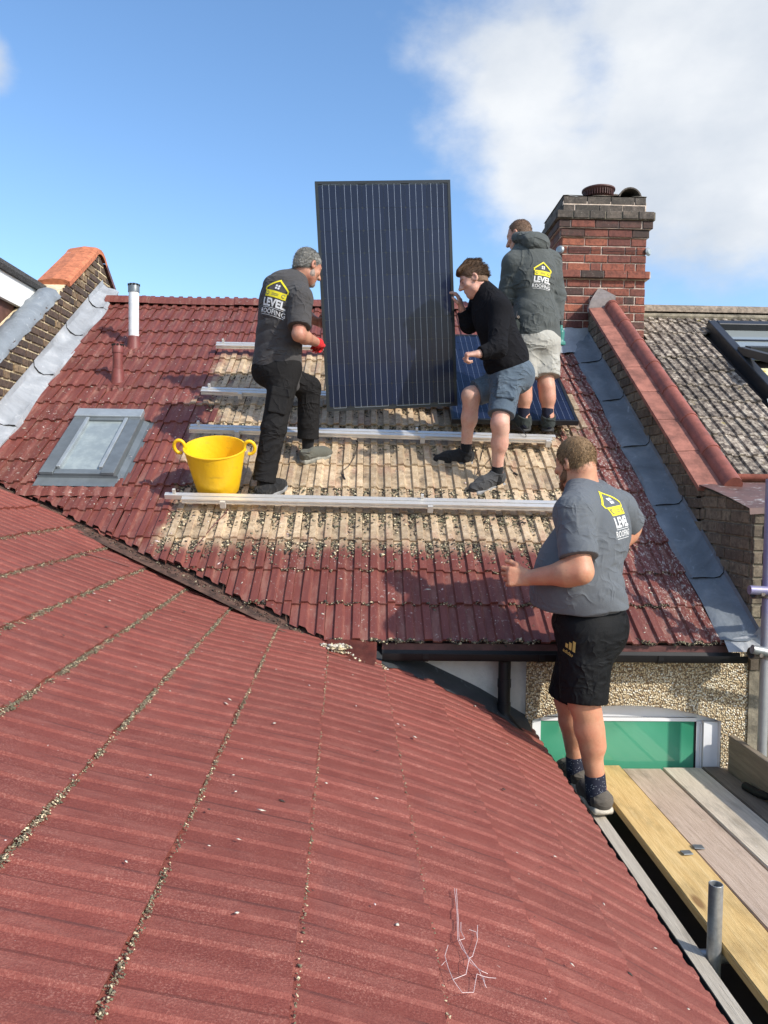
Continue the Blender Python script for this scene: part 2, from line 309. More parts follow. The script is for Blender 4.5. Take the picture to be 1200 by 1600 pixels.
# ------------------------------------------------------------------ geometry helpers
def link(o, parent=None):
    COL.objects.link(o)
    if parent is not None: o.parent = parent
    return o
def thing(name, label, cat, loc=(0, 0, 0), group=None):
    o = bpy.data.objects.new(name, None); COL.objects.link(o); o.location = loc; o.empty_display_size = .1
    o['label'] = label; o['category'] = cat
    if group: o['group'] = group
    PEND.append(o); return o
PEND = []
def fin(root):
    """children were built in world coordinates: hang them under the root at its base"""
    root.matrix_world = Matrix.Translation(root.location)
def attach(o, parent):
    """o has world coordinates; parent it keeping the place"""
    COL.objects.link(o); o.parent = parent
    if parent is not None: o.matrix_parent_inverse = WM(parent).inverted()
    return o
def WM(o):
    m = Matrix.LocRotScale(o.location, o.rotation_euler if o.rotation_mode != 'QUATERNION' else o.rotation_quaternion, o.scale)
    if o.parent is not None: return WM(o.parent) @ o.matrix_parent_inverse @ m
    return m
def mesh_from(name, verts, faces, mat, smooth=False):
    me = bpy.data.meshes.new(name); me.from_pydata([tuple(v) for v in verts], [], faces)
    for m in (mat if isinstance(mat, (list, tuple)) else [mat]): me.materials.append(m)
    if smooth: me.polygons.foreach_set('use_smooth', [True]*len(me.polygons))
    me.update(); return me
def obj(name, me, parent=None, label=None, mat4=None):
    o = bpy.data.objects.new(name, me)
    if mat4 is not None: o.matrix_basis = mat4
    attach(o, parent)
    if label: o['label'] = label
    return o
def top(o, label, cat=None, group=None, kind=None):
    o['label'] = label
    if cat: o['category'] = cat
    if group: o['group'] = group
    if kind: o['kind'] = kind
    return o
class B:
    """collects shapes in world coordinates"""
    def __init__(s): s.bm = bmesh.new()
    def face(s, pts): return s.bm.faces.new([s.bm.verts.new(p) for p in pts])
    def hexa(s, p):
        v = [s.bm.verts.new(q) for q in p]
        for f in ((0, 3, 2, 1), (4, 5, 6, 7), (0, 1, 5, 4), (1, 2, 6, 5), (2, 3, 7, 6), (3, 0, 4, 7)): s.bm.faces.new([v[i] for i in f])
        return s
    def box(s, a, b):
        (x0, y0, z0), (x1, y1, z1) = a, b
        return s.hexa([(x0, y0, z0), (x1, y0, z0), (x1, y1, z0), (x0, y1, z0), (x0, y0, z1), (x1, y0, z1), (x1, y1, z1), (x0, y1, z1)])
    def obox(s, o, ux, uy, uz, a, b):
        """box in the frame (o; ux,uy,uz), corners a..b"""
        o, ux, uy, uz = V(o), V(ux), V(uy), V(uz); P = lambda x, y, z: o+ux*x+uy*y+uz*z
        (x0, y0, z0), (x1, y1, z1) = a, b
        return s.hexa([P(x0, y0, z0), P(x1, y0, z0), P(x1, y1, z0), P(x0, y1, z0), P(x0, y0, z1), P(x1, y0, z1), P(x1, y1, z1), P(x0, y1, z1)])
    def prism(s, prof, o, ux, uy, uz, l0, l1):
        """closed profile (x,z) in (ux,uz) swept along uy from l0 to l1"""
        o, ux, uy, uz = V(o), V(ux), V(uy), V(uz)
        a = [s.bm.verts.new(o+ux*x+uz*z+uy*l0) for x, z in prof]; b = [s.bm.verts.new(o+ux*x+uz*z+uy*l1) for x, z in prof]
        n = len(prof)
        for i in range(n): s.bm.faces.new([a[i], a[(i+1) % n], b[(i+1) % n], b[i]])
        s.bm.faces.new(a[::-1]); s.bm.faces.new(b); return s
    def tube(s, pts, r, n=10, caps=True, rs=None):
        pts = [V(p) for p in pts]; rings = []; prev = None
        for i, p in enumerate(pts):
            d = (pts[min(i+1, len(pts)-1)]-pts[max(i-1, 0)]).normalized()
            if prev is None: u = d.orthogonal().normalized()
            else: u = (prev-d*prev.dot(d)).normalized()
            prev = u; w = d.cross(u); rr = rs[i] if rs else r
            rings.append([s.bm.verts.new(p+(u*math.cos(2*math.pi*k/n)+w*math.sin(2*math.pi*k/n))*rr) for k in range(n)])
        for a, b in zip(rings, rings[1:]):
            for k in range(n): s.bm.faces.new([a[k], a[(k+1) % n], b[(k+1) % n], b[k]])
        if caps: s.bm.faces.new(rings[0][::-1]); s.bm.faces.new(rings[-1])
        return s
    def lathe(s, prof, o, n=24, ax=(0, 0, 1), cap0=False, cap1=False):
        o = V(o); ax = V(ax).normalized(); u = ax.orthogonal().normalized(); w = ax.cross(u); rings = []
        for r, z in prof: rings.append([s.bm.verts.new(o+ax*z+(u*math.cos(2*math.pi*k/n)+w*math.sin(2*math.pi*k/n))*r) for k in range(n)])
        for a, b in zip(rings, rings[1:]):
            for k in range(n): s.bm.faces.new([a[k], a[(k+1) % n], b[(k+1) % n], b[k]])
        if cap0: s.bm.faces.new(rings[0][::-1])
        if cap1: s.bm.faces.new(rings[-1])
        return s
    def grid(s, P, thick=None, nrm=None):
        """P: 2d list of points -> sheet"""
        vs = [[s.bm.verts.new(p) for p in row] for row in P]
        for r0, r1 in zip(vs, vs[1:]):
            for i in range(len(r0)-1): s.bm.faces.new([r0[i], r0[i+1], r1[i+1], r1[i]])
        return s
    def cut(s, co_, no): bmesh.ops.bisect_plane(s.bm, geom=s.bm.verts[:]+s.bm.edges[:]+s.bm.faces[:], plane_co=co_, plane_no=no, clear_outer=True); return s
    def bevel(s, w, seg=1):
        bmesh.ops.bevel(s.bm, geom=s.bm.edges[:], offset=w, segments=seg, affect='EDGES', profile=.5, clamp_overlap=True); return s
    def done(s, name, mat, parent=None, smooth=False, label=None, base=None):
        """base: origin for the object; default the parent's place"""
        bmesh.ops.recalc_face_normals(s.bm, faces=s.bm.faces[:])
        me = bpy.data.meshes.new(name); o0 = V(base) if base is not None else (WM(parent).translation.copy() if parent is not None else V((0, 0, 0)))
        bmesh.ops.translate(s.bm, verts=s.bm.verts[:], vec=-o0)
        s.bm.to_mesh(me); s.bm.free(); me.materials.append(mat)
        if smooth:
            me.polygons.foreach_set('use_smooth', [True]*len(me.polygons))
            try: me.set_sharp_from_angle(angle=math.radians(40))
            except Exception: pass
        o = bpy.data.objects.new(name, me); o.location = o0
        attach(o, parent)
        if label: o['label'] = label
        return o
X, Y_, Z = V((1, 0, 0)), V((0, 1, 0)), V((0, 0, 1))

# ------------------------------------------------------------------ main roof frame of reference
PHI = .597; CP, SP = math.cos(PHI), math.sin(PHI); GA = .2962; YE = 4.15; ZE = CZ-.8617
SL = V((0, CP, SP)); NR = V((0, -SP, CP)); RO = V((0, YE, ZE))
def rf(x, s, h=0): return RO+X*x+SL*s+NR*h          # on the roof: x across, s up the slope, h off it
def onroof(px, py, h=0):
    d = at(px, py, 1)-CAMP; p0 = RO+NR*h; return CAMP+d*((p0-CAMP).dot(NR)/d.dot(NR))
NRID = 16.55; SRID = NRID*GA; YR = YE+SRID*CP; ZR = ZE+SRID*SP
XL, XR = -2.75, 2.02
GZ = 0.0
# ground
g = B().grid([[(x, y, GZ) for x in (-900, 900)] for y in (-900, 900)]).done('ground', M['ground']); top(g, 'garden ground far below the roofs', kind='structure')

# ------------------------------------------------------------------ roof tiles
def tile_mesh(name, mat, L=.385, w=.2, t=.013, hz=1.):
    prof = [(.0, .001), (.047, .000), (.0555, .0165), (.094, .0175), (.109, .001), (.148, .000), (.1565, .0165), (.190, .0175), (.1985, .0165), (.1985, .004)]
    prof = [(x*w/.2, z*hz) for x, z in prof]; n = len(prof); vs = []; fs = []
    for y, dz in ((0, 0), (L, 0)): vs += [(x, y, z+dz) for x, z in prof]
    for i in range(n-1): fs.append((i, i+1, n+i+1, n+i))
    b0 = len(vs); vs += [(x, .001, z-t) for x, z in prof]
    for i in range(n-1): fs.append((b0+i, b0+i+1, i+1, i))
    fs.append((b0, 0, n)); 
    me = mesh_from(name, vs, fs, mat); return me
TAU = .019
def tilted(origin, ux, uy, uz, L=.385):
    """matrix of a tile whose tail sits TAU proud of the deck line"""
    uy2 = (V(uy)*L - V(uz)*TAU).normalized(); ux = V(ux).normalized(); uz2 = ux.cross(uy2).normalized()
    m = Matrix((ux, uy2, uz2)).transposed().to_4x4(); m.translation = V(origin)+V(uz)*TAU; return m
def jit(m, a=.005, d=.003):
    r = Matrix.Rotation(random.gauss(0, a), 4, 'Z') @ Matrix.Rotation(random.gauss(0, a*.8), 4, 'X') @ Matrix.Rotation(random.gauss(0, a*.8), 4, 'Y')
    return m @ Matrix.Translation((random.gauss(0, d*.4), random.gauss(0, d), abs(random.gauss(0, d*.4)))) @ r
def place_tile(me, m, parent, cuts=(), name='roof_tile', bucket=None):
    """put a tile; cuts: list of (point, outward normal) planes that saw it"""
    need = []
    co8 = [m @ V(v) for v in ((0, 0, 0), (.2, 0, 0), (.2, .385, 0), (0, .385, 0))]
    for p, n in cuts:
        d = [(c-V(p)).dot(V(n)) for c in co8]
        if min(d) > -.02: return None
        if max(d) > 0: need.append((p, n))
    if need or bucket is not None:
        bm = bmesh.new(); bm.from_mesh(me)
        bmesh.ops.transform(bm, matrix=m, verts=bm.verts[:])
        for p, n in need: bmesh.ops.bisect_plane(bm, geom=bm.verts[:]+bm.edges[:]+bm.faces[:], plane_co=p, plane_no=n, clear_outer=True)
        if not bm.faces: bm.free(); return None
        if bucket is not None:
            bucket.append(bm); return None
        bmesh.ops.transform(bm, matrix=m.inverted(), verts=bm.verts[:])
        me2 = bpy.data.meshes.new(me.name); bm.to_mesh(me2); bm.free(); me2.materials.append(me.materials[0]); me = me2
    o = bpy.data.objects.new(name, me); o.matrix_basis = m; attach(o, parent); return o
def join_bucket(bucket, name, mat, parent):
    if not bucket: return None
    big = bmesh.new()
    for bm in bucket:
        tmp = bpy.data.meshes.new('t'); bm.to_mesh(tmp); bm.free(); big.from_mesh(tmp); bpy.data.meshes.remove(tmp)
    me = bpy.data.meshes.new(name); big.to_mesh(me); big.free(); me.materials.append(mat)
    o = bpy.data.objects.new(name, me); attach(o, parent); o['kind'] = 'stuff'; return o
def crumbs(name, pts, sizes, mats, parent, flat=.6, nrm=None, kind='stuff', stretch=1.0):
    """many small irregular lumps (8 triangles each) as one mesh; mats picked at random"""
    n = len(pts); base = np.array([(1, 0, 0), (-1, 0, 0), (0, 1, 0), (0, -1, 0), (0, 0, 1), (0, 0, -1)], float)
    tri = np.array([(0, 2, 4), (2, 1, 4), (1, 3, 4), (3, 0, 4), (2, 0, 5), (1, 2, 5), (3, 1, 5), (0, 3, 5)])
    P = np.asarray(pts, float); S = np.asarray(sizes, float)
    nn = np.array(nrm if nrm is not None else (0, 0, 1), float); a = np.cross(nn, (0.31, .9, .2)); a /= np.linalg.norm(a); b = np.cross(nn, a)
    th = rng.uniform(0, 2*np.pi, n); ca, sa = np.cos(th)[:, None], np.sin(th)[:, None]
    u = a*ca+b*sa; v = -a*sa+b*ca
    k = rng.uniform(.55, 1.35, (n, 6)); st = rng.uniform(1, 1+stretch, n)
    loc = base[None]*k[..., None]
    vs = P[:, None]+S[:, None, None]*(loc[..., :1]*u[:, None]*st[:, None, None]+loc[..., 1:2]*v[:, None]+loc[..., 2:]*nn*flat)
    fs = (tri[None]+6*np.arange(n)[:, None, None]).reshape(-1, 3); vs = vs.reshape(-1, 3)
    off = np.array(WM(parent).translation) if parent is not None else np.zeros(3)
    me = bpy.data.meshes.new(name); me.vertices.add(len(vs)); me.vertices.foreach_set('co', (vs-off).ravel())
    me.loops.add(fs.size); me.loops.foreach_set('vertex_index', fs.ravel().astype(np.int32)); me.polygons.add(len(fs))
    me.polygons.foreach_set('loop_start', np.arange(0, fs.size, 3, dtype=np.int32))
    for m in mats: me.materials.append(m)
    me.polygons.foreach_set('material_index', np.repeat(rng.integers(0, len(mats), n), 8).astype(np.int32)); me.update(); me.validate()
    o = bpy.data.objects.new(name, me); o.location = off; attach(o, parent); o['kind'] = kind; return o
# ================================================================== the terraced house in the middle
house = thing('terraced_house', 'terraced house with a red painted tiled roof partly stripped to bare tile', 'house', (0, 4.6, GZ))
VA, VB = rf(-.24, 0), rf(-2.415, 1.36)
VD = (VB-VA).normalized(); VN = V((-VD.y, VD.x, 0)).normalized()          # horizontal normal of the valley line
if VN.dot(V((0, -1, 0))) < 0: VN = -VN                                    # points towards the extension
def valley_pt(x): return VA+VD*((x-VA.x)/VD.x)
# wobbly valley: offset changes along its length
def vcut(x): return .004+.010*math.sin(x*5.1)+.012*math.sin(x*11.7+1)
E2 = 4.9
# deck
dk = B(); dk.obox(RO, X, SL, NR, (XL-.1, .03, -.09), (XR+.1, SRID, -.022)); dk.cut(VA-VN*.02, VN)
roof = dk.done('roof', M['deck'], house)
bk = B(); bk.face([V((XL-.1, YR, ZR-.05)), V((XR+.1, YR, ZR-.05)), V((XR+.1, YR+3.6, ZR-2.5)), V((XL-.1, YR+3.6, ZR-2.5))]); bk.done('rear_slope', M['tile_grey'], house)
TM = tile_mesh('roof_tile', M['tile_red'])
SKY = (-2.275, -1.775, 5.05*GA, 8.0*GA)
cands = []
X0 = -.2235
for k in range(17):
    for j in range(-13, 12):
        x = X0+.2*j; s = k*GA
        if x > XR-.02 or x+.2 < XL: continue
        if x+.06 > SKY[0] and x+.14 < SKY[1] and s > SKY[2]-.16 and s < SKY[3]-.12: continue
        if x > 1.75 and x < 2.75 and YE+s*CP > 7.35: continue     # the stack stands here
        px, py, dp = topx(rf(x+.1, s+.15))
        if px < -60 or px > 1260: continue
        cands.append((dp, k, j, x, s))
cands.sort()
cnt = 0; bucket = []
for dp, k, j, x, s in cands:
    xm = x+.1
    m = jit(tilted(rf(x, s-.02+random.gauss(0, .002), 0), X, SL, NR))
    cuts = [(V((XR, 0, 0)), X)]
    vp = valley_pt(xm)
    if xm < .2 and s < 1.7: cuts.append((vp-VN*(vcut(xm)+random.uniform(-.01, .01)), VN))
    if SKY[0]-.2 < xm < SKY[1]+.2 and SKY[2]-.4 < s < SKY[3]:
        if s < SKY[2]-.15 and SKY[0] < xm < SKY[1]: cuts.append((rf(0, SKY[2]+.01), SL))
    if SKY[2]-.3 < s < SKY[3]-.02:
        if SKY[1]-.15 < xm < SKY[1]+.2: cuts.append((V((SKY[1]+.062, 0, 0)), -X))
        if SKY[0]-.2 < xm < SKY[0]+.1: cuts.append((V((SKY[0]-.03, 0, 0)), X))
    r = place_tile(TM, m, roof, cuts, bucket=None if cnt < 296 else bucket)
    if r is not None: cnt += 1
join_bucket(bucket, 'roof_tiles', M['tile_red'], roof)
# ridge
def ridge_mesh(name, mat, L=.45, r=.115, n=8):
    vs = []; fs = []
    for x in (0, L):
        for rr in (r, r-.014):
            for i in range(n+1):
                a = math.pi*(.06+.88*i/n); vs.append((x, -math.cos(a)*rr, math.sin(a)*rr))
    m_ = n+1
    for i in range(n):
        fs += [(i, i+1, 2*m_+i+1, 2*m_+i), (m_+i+1, m_+i, 3*m_+i, 3*m_+i+1), (i+1, i, m_+i, m_+i+1), (2*m_+i, 2*m_+i+1, 3*m_+i+1, 3*m_+i)]
    return mesh_from(name, vs, fs, mat)
RM = ridge_mesh('ridge_tile', M['tile_red'])
x = XL-.03
while x < 1.95:
    m = Matrix.Translation((x, YR, ZR-.035+random.gauss(0, .003))) @ Matrix.Rotation(random.gauss(0, .006), 4, 'Y')
    obj('ridge_tile', RM, roof, mat4=m); x += .453
# valley trough between the two roofs
P = []
for i in range(15):
    x = -.17-2.45*i/14; p = valley_pt(x); wob = vcut(x)
    P.append([p-VN*(wob+.09)+Z*.02, p-VN*(wob*.4)-Z*.002, p+VN*.02-Z*.008, p+VN*.12-Z*.005])
B().grid(P).done('valley_trough', M['valley_dirt'], house)
# walls under the eaves
YW = 4.205
zb = CZ-1.85; zt = ZE-.03
wl0 = at(832, 1120, YW).x; wr0 = at(1127, 1120, YW).x; wzs = at(980, 1126, YW).z; wza = at(980, 1102, YW).z
def arch(x):
    t_ = (x-wl0)/(wr0-wl0); return wzs+(wza-wzs)*(1-(2*t_-1)**2)
xs = [wl0+(wr0-wl0)*i/12 for i in range(13)]
w = B(); xpl = at(822, 1060, YW).x
w.face([(xpl, YW, zb), (wl0, YW, zb), (wl0, YW, zt), (xpl, YW, zt)])
for a, b in zip(xs, xs[1:]): w.face([(a, YW, arch(a)), (b, YW, arch(b)), (b, YW, zt), (a, YW, zt)])
w.face([(wr0, YW, zb), (2.5, YW, zb), (2.5, YW, zt), (wr0, YW, zt)])
w.done('pebbledash_wall', M['pebble'], house)
rw = B(); rw.box((-.5, YW+.012, zb), (xpl+.01, YW+.3, zt)); rw.done('rendered_wall', M['render'], house)
lw = B(); lw.box((XL, YW+.35, GZ), (XR+.4, YR+3.6, ZE-.25)); lw.box((.3, YW+.02, GZ), (2.5, YW+.34, zb)); lw.done('house_body', M['brick_grimy'], house)
# window
win = B()
for a, b in zip(xs, xs[1:]):
    win.face([(a, YW+.001, arch(a)-.001), (b, YW+.001, arch(b)-.001), (b, YW+.07, arch(b)-.001), (a, YW+.07, arch(a)-.001)])
    g0 = wzs-.055
    win.face([(a, YW+.07, arch(a)), (b, YW+.07, arch(b)), (b, YW+.07, g0), (a, YW+.07, g0)])
win.face([(wl0+.001, YW, zb), (wl0+.001, YW+.07, zb), (wl0+.001, YW+.07, wzs), (wl0+.001, YW, wzs)])
win.face([(wr0-.001, YW, zb), (wr0-.001, YW+.07, zb), (wr0-.001, YW+.07, wzs), (wr0-.001, YW, wzs)])
window = win.done('window', M['upvc'], house)
gx0 = at(843, 1150, YW+.08).x; gx1 = at(1085, 1150, YW+.08).x; gz1 = at(980, 1119, YW+.08).z
fr = B()
fr.box((wl0+.002, YW+.055, zb), (gx0, YW+.12, wzs-.02)); fr.box((gx1, YW+.055, zb), (wr0-.085, YW+.12, wzs-.02)); fr.box((gx0, YW+.056, gz1), (gx1, YW+.12, wzs-.02))
for o in (.02, .045): fr.box((gx1+o, YW+.045, zb), (gx1+o+.008, YW+.056, wzs-.03))
fr.done('window_frame', M['upvc'], window)
fr = B(); fr.box((wr0-.084, YW+.03, zb), (wr0-.002, YW+.12, wzs-.015)); fr.done('window_reveal', M['upvc'], window)
fr = B(); fr.box((gx0, YW+.062, zb), (gx1, YW+.075, gz1)); fr.done('pane', M['green_glass'], window)
sl_ = B(); sl_.box((gx1-.010, YW+.058, zb), (gx1+.001, YW+.0615, gz1)); sl_.box((gx0-.001, YW+.058, gz1-.004), (gx1-.010, YW+.0615, gz1+.001)); sl_.done('gasket', M['black_plastic'], window)
# fascia, gutter, downpipe
fx0 = at(597, 1012, 4.12).x
fb = B(); fb.box((fx0, YE-.005, ZE-.075), (XR+.03, YE+.02, ZE-.012)); fb.done('fascia', M['maroon'], house)
gt = B(); gp = [(-.050, 0), (-.047, -.035), (-.034, -.058), (0, -.066), (.034, -.058), (.047, -.035), (.05, 0), (.045, 0), (.030, -.05), (0, -.058), (-.030, -.05), (-.045, 0)]
gp = [(y, z*.72) for y, z in gp]; gt.prism([(y+YE-.054, z+ZE-.048) for y, z in gp], (0, 0, 0), Y_, X, Z, fx0, XR+.075)
gutter = gt.done('gutter', M['black_plastic'], house, smooth=True)
gb = B()
for gx in (fx0+.22, .95, 1.6): gb.prism([(y*1.08+YE-.054, z*1.08+ZE-.048) for y, z in gp], (0, 0, 0), Y_, X, Z, gx, gx+.03)
gb.done('gutter_bracket', M['black_plastic'], gutter)
dx = at(787, 1060, 4.14).x
dp_ = B(); dp_.tube([(dx, YE-.03, ZE-.10), (dx, YE-.03, ZE-.375), (dx+.006, YE-.035, ZE-.41), (dx+.04, YE-.07, ZE-.455), (dx+.10, YE-.12, ZE-.51)], .034, 14); dpipe = dp_.done('downpipe', M['black_plastic'], house, smooth=True)
dp_ = B(); dp_.tube([(dx, YE-.03, ZE-.20), (dx, YE-.03, ZE-.245)], .0375, 14); dp_.tube([(dx, YE-.03, ZE-.33), (dx, YE-.03, ZE-.375)], .0375, 14); dp_.done('pipe_collar', M['black_plastic'], dpipe, smooth=True)

# skylight
skl = thing('skylight', '', '', rf(SKY[0], SKY[2])); del skl['label']; del skl['category']; skl.parent = house; skl.matrix_parent_inverse = WM(house).inverted()
def rbox(x0, s0, h0, x1, s1, h1, name, mat, parent, bev=0): 
    b = B(); b.obox(RO, X, SL, NR, (x0, s0, h0), (x1, s1, h1))
    if bev: b.bevel(bev)
    return b.done(name, mat, parent)
a0, a1, s0, s1 = SKY
rbox(a0, s0, -.03, a1, s1, .075, 'skylight_frame', M['grey_metal'], skl)
rbox(a0-.01, s0-.005, .075, a0+.085, s1-.1, .10, 'side_cladding', M['grey_metal'], skl, .003); rbox(a1-.085, s0-.005, .075, a1+.008, s1-.1, .10, 'side_cladding', M['grey_metal'], skl, .003)
rbox(a0-.008, s1-.105, .074, a1+.008, s1+.01, .118, 'top_cover', M['grey_pale'], skl, .004)
rbox(a0+.086, s0+.0, .07, a1-.086, s0+.055, .088, 'bottom_rail', M['grey_metal'], skl, .003)
rbox(a0+.088, s0+.06, .0745, a0+.115, s1-.11, .108, 'sash_bar', M['grey_pale'], skl, .003); rbox(a1-.115, s0+.06, .0745, a1-.088, s1-.11, .108, 'sash_bar', M['grey_pale'], skl, .003)
rbox(a0+.116, s0+.056, .0745, a1-.116, s1-.12, .081, 'pane', M['sky_glass'], skl)
rbox(a0+.116, s1-.135, .0815, a1-.116, s1-.107, .10, 'top_sash', M['grey_metal'], skl, .003)
fl = B(); fl.grid([[rf(x, s, h) for x in (a0-.03, a0+.1, a1-.1, a1+.03)] for s, h in ((s0-.105, .050), (s0-.06, .05), (s0-.004, .05), (s0-.003, .07))]); fl.done('apron_flashing', M['grey_metal'], skl)
for xx, e in ((a1+.002, .075), (a0-.045, .042)): fl = B(); fl.grid([[rf(xx, s, .03), rf(xx+e*.5, s, .008), rf(xx+e, s, .012)] for s in (s0-.02, s0+.3, s1)]); fl.done('side_flashing', M['grey_metal'], skl)
fl = B(); nx_ = 24; fl.grid([[rf(a0-.12+(a1-a0+.3)*i/nx_, s, h+.006*math.sin(i*2.1)) for i in range(nx_+1)] for s, h in ((s0-.195, .030), (s0-.155, .044), (s0-.10, .046), (s0-.08, .03))])
fl.done('lead_skirt', M['tile_red'], skl)

# vent pipes
def vent(px, py, h, r, mat, capmat, base_h):
    p = onroof(px, py, .02)
    b = B(); b.tube([p-Z*.1, p+Z*h], r, 20); vp = b.done('vent_pipe', mat, house, smooth=True, base=p)
    b = B(); b.lathe([(r*1.5, -.05), (r*1.28, .02), (r*1.12, base_h), (r*1.01, base_h+.004)], p, 20, cap0=True); b.done('collar', M['pipe_red'], vp, smooth=True)
    b = B(); b.lathe([(r*1.12, h-.055), (r*1.14, h-.0), (r*1.02, h+.012), (r*.55, h+.03), (.002, h+.033)], p, 20); cp = b.done('cap', capmat, vp, smooth=True)
    b = B()
    for k in range(10):
        a = 2*math.pi*k/10; o = p+V((math.cos(a)*r*.95, math.sin(a)*r*.95, h+.012)); b.obox(o, V((-math.sin(a), math.cos(a), 0)), V((math.cos(a), math.sin(a), 0)), Z, (-.008, -.012, -.006), (.008, .012, .009))
    b.done('vent_slot', M['dark_hole'], cp)
    b = B(); n_ = 18; rows = []
    xq, sq = p.x, (p-RO).dot(SL)
    for ds, hh in ((-.17, .0), (-.14, .03), (.0, .028), (.13, .024)): rows.append([rf(xq-.15+.3*i/n_, sq+ds+(.012*math.sin(i*1.9) if ds < -.1 else 0), hh+.004*math.sin(i*2.3)) for i in range(n_+1)])
    b.grid(rows); b.done('lead_slate', M['tile_red'], vp)
    return vp
v = vent(209, 541, .56, .047, M['pipe_pvc'], M['grey_metal'], .09); v['label'] = 'tall pale grey plastic pipe'
v = vent(184, 596, .30, .043, M['pipe_red'], M['pipe_red'], .10); v['label'] = 'short red brown pipe'

# ------------------------------------------------------------------ brickwork
BMC = {}
def brick_mesh(mat, L, H=.065, D=.03):
    k = (mat.name, round(L, 3), H, D)
    if k not in BMC:
        b = B(); b.box((0, -.004, 0), (L, D, H)); bmesh.ops.recalc_face_normals(b.bm, faces=b.bm.faces[:])
        bmesh.ops.bevel(b.bm, geom=[e for e in b.bm.edges if all(v.co.y < 0 for v in e.verts)], offset=.004, segments=1, affect='EDGES')
        me = bpy.data.meshes.new('brick'); b.bm.to_mesh(me); b.bm.free(); me.materials.append(mat); BMC[k] = me
    return BMC[k]
def courses(parent, o, u, nin, width, z0, z1, mats, keep=None, cuts=(), pitch=.0755, row0=0, L=.218, bond='flemish', maxn=300, H=.064, gap=.0105):
    """lay bricks on a face: o corner, u along it, nin into the wall; mats: list of materials picked at random"""
    u = V(u); nin = V(nin); R3 = Matrix((u, nin, Z)).transposed().to_4x4(); z = z0; r = row0; n = 0
    while z < z1-.03:
        x = 0 if r % 2 == 0 else -(.055 if bond == 'flemish' else .114); i = 0
        if r % 2 and bond == 'flemish': i = 1
        while x < width-.02:
            l = L if (bond != 'flemish' or (i % 2 == 0)) else .103
            a, b = max(x, 0), min(x+l, width)
            if b-a > .025:
                ok = keep is None or keep(a, b, z)
                if ok and n < maxn:
                    mt = random.choice(mats); me = brick_mesh(mt, round(b-a, 2), H)
                    P0 = V(o)+u*a+Z*z+nin*random.gauss(0, .0022)
                    m = Matrix.Translation(P0) @ R3 @ Matrix.Rotation(random.gauss(0, .006), 4, 'Y')
                    use = me; need = [(p, q) for p, q in cuts if max((m @ V(c)-V(p)).dot(V(q)) for c in ((0, 0, 0), (b-a, 0, 0), (0, 0, H), (b-a, 0, H))) > 0]
                    if need:
                        bm = bmesh.new(); bm.from_mesh(me); bmesh.ops.transform(bm, matrix=m, verts=bm.verts[:])
                        for p, q in need: bmesh.ops.bisect_plane(bm, geom=bm.verts[:]+bm.edges[:]+bm.faces[:], plane_co=p, plane_no=q, clear_outer=True)
                        if not bm.faces: bm.free(); x += l+gap; i += 1; continue
                        bmesh.ops.transform(bm, matrix=m.inverted(), verts=bm.verts[:]); use = bpy.data.meshes.new('brick'); bm.to_mesh(use); bm.free(); use.materials.append(mt)
                    obj('brick', use, parent, mat4=m); n += 1
            x += l+gap; i += 1
        z += pitch; r += 1
    return n

# ------------------------------------------------------------------ chimney stack
chx0, chx1 = at(877, 440, 7.5).x, at(1008, 440, 7.5).x; chy0, chy1 = 7.5, 8.32
zt_ = at(940, 371, 7.5).z                       # top of the plain shaft
zbase = at(940, 540, 7.5).z-.5
b = B(); b.box((chx0+.006, chy0+.006, zbase), (chx1-.006, chy1-.006, zt_+.35)); stack = b.done('chimney_stack', M['mortar_pale'], house)
stack['label'] = 'red brick chimney with a sooty corbelled head'
pitch = 12.75/1180*7.5
RED = [M['brick_red']]*9+[M['brick_dark']]
wch = chx1-chx0
zz = zt_-pitch; rows = []
r = 0
while zz > zbase+.1:
    proj = .045 if r == 4 else 0                # the projecting string course
    mats = RED if r != 4 else [M['brick_dark'], M['brick_red'], M['brick_dark']]
    courses(stack, (chx0-proj, chy0-proj, 0), X, Y_, wch+2*proj, zz, zz+.05, mats, row0=r, pitch=pitch, bond='stretcher' if r % 2 == 0 else 'flemish', H=pitch-.011)
    if r < 8:
        courses(stack, (chx0-proj, chy1, 0), -Y_, X, chy1-chy0-.035+proj, zz, zz+.05, mats, row0=r+1, pitch=pitch, H=pitch-.011)
    if proj: 
        b = B(); b.box((chx0-proj+.007, chy0-proj+.007, zz+.004), (chx1+proj-.007, chy1+proj-.007, zz+pitch-.014)); b.done('mortar_bed', M['mortar_pale'], stack)
    zz -= pitch; r += 1
zz = zt_
for r, (proj, mats) in enumerate([(.02, [M['brick_red'], M['brick_dark']]), (.045, [M['brick_dark']]*3+[M['brick_red']]), (.07, [M['brick_cap']]), (-.005, [M['brick_cap']]), (-.008, [M['brick_cap']])]):
    b = B(); b.box((chx0-proj+.007, chy0-proj+.007, zz-.005), (chx1+proj-.007, chy1+proj-.007, zz+pitch-.012)); b.done('mortar_bed', M['mortar_pale'] if r < 2 else M['mortar_dirty'], stack)
    courses(stack, (chx0-proj, chy0-proj, 0), X, Y_, wch+2*proj, zz, zz+.05, mats, row0=r, pitch=pitch, bond='stretcher', H=pitch-.009, L=.225 if r != 2 else .15)
    courses(stack, (chx0-proj, chy1+proj, 0), -Y_, X, chy1-chy0+2*proj-.036, zz, zz+.05, mats, row0=r+1, pitch=pitch, bond='stretcher', H=pitch-.009)
    zz += pitch
zc = zz
b = B(); cx, cy = (chx0+chx1)/2, (chy0+chy1)/2
rows = []
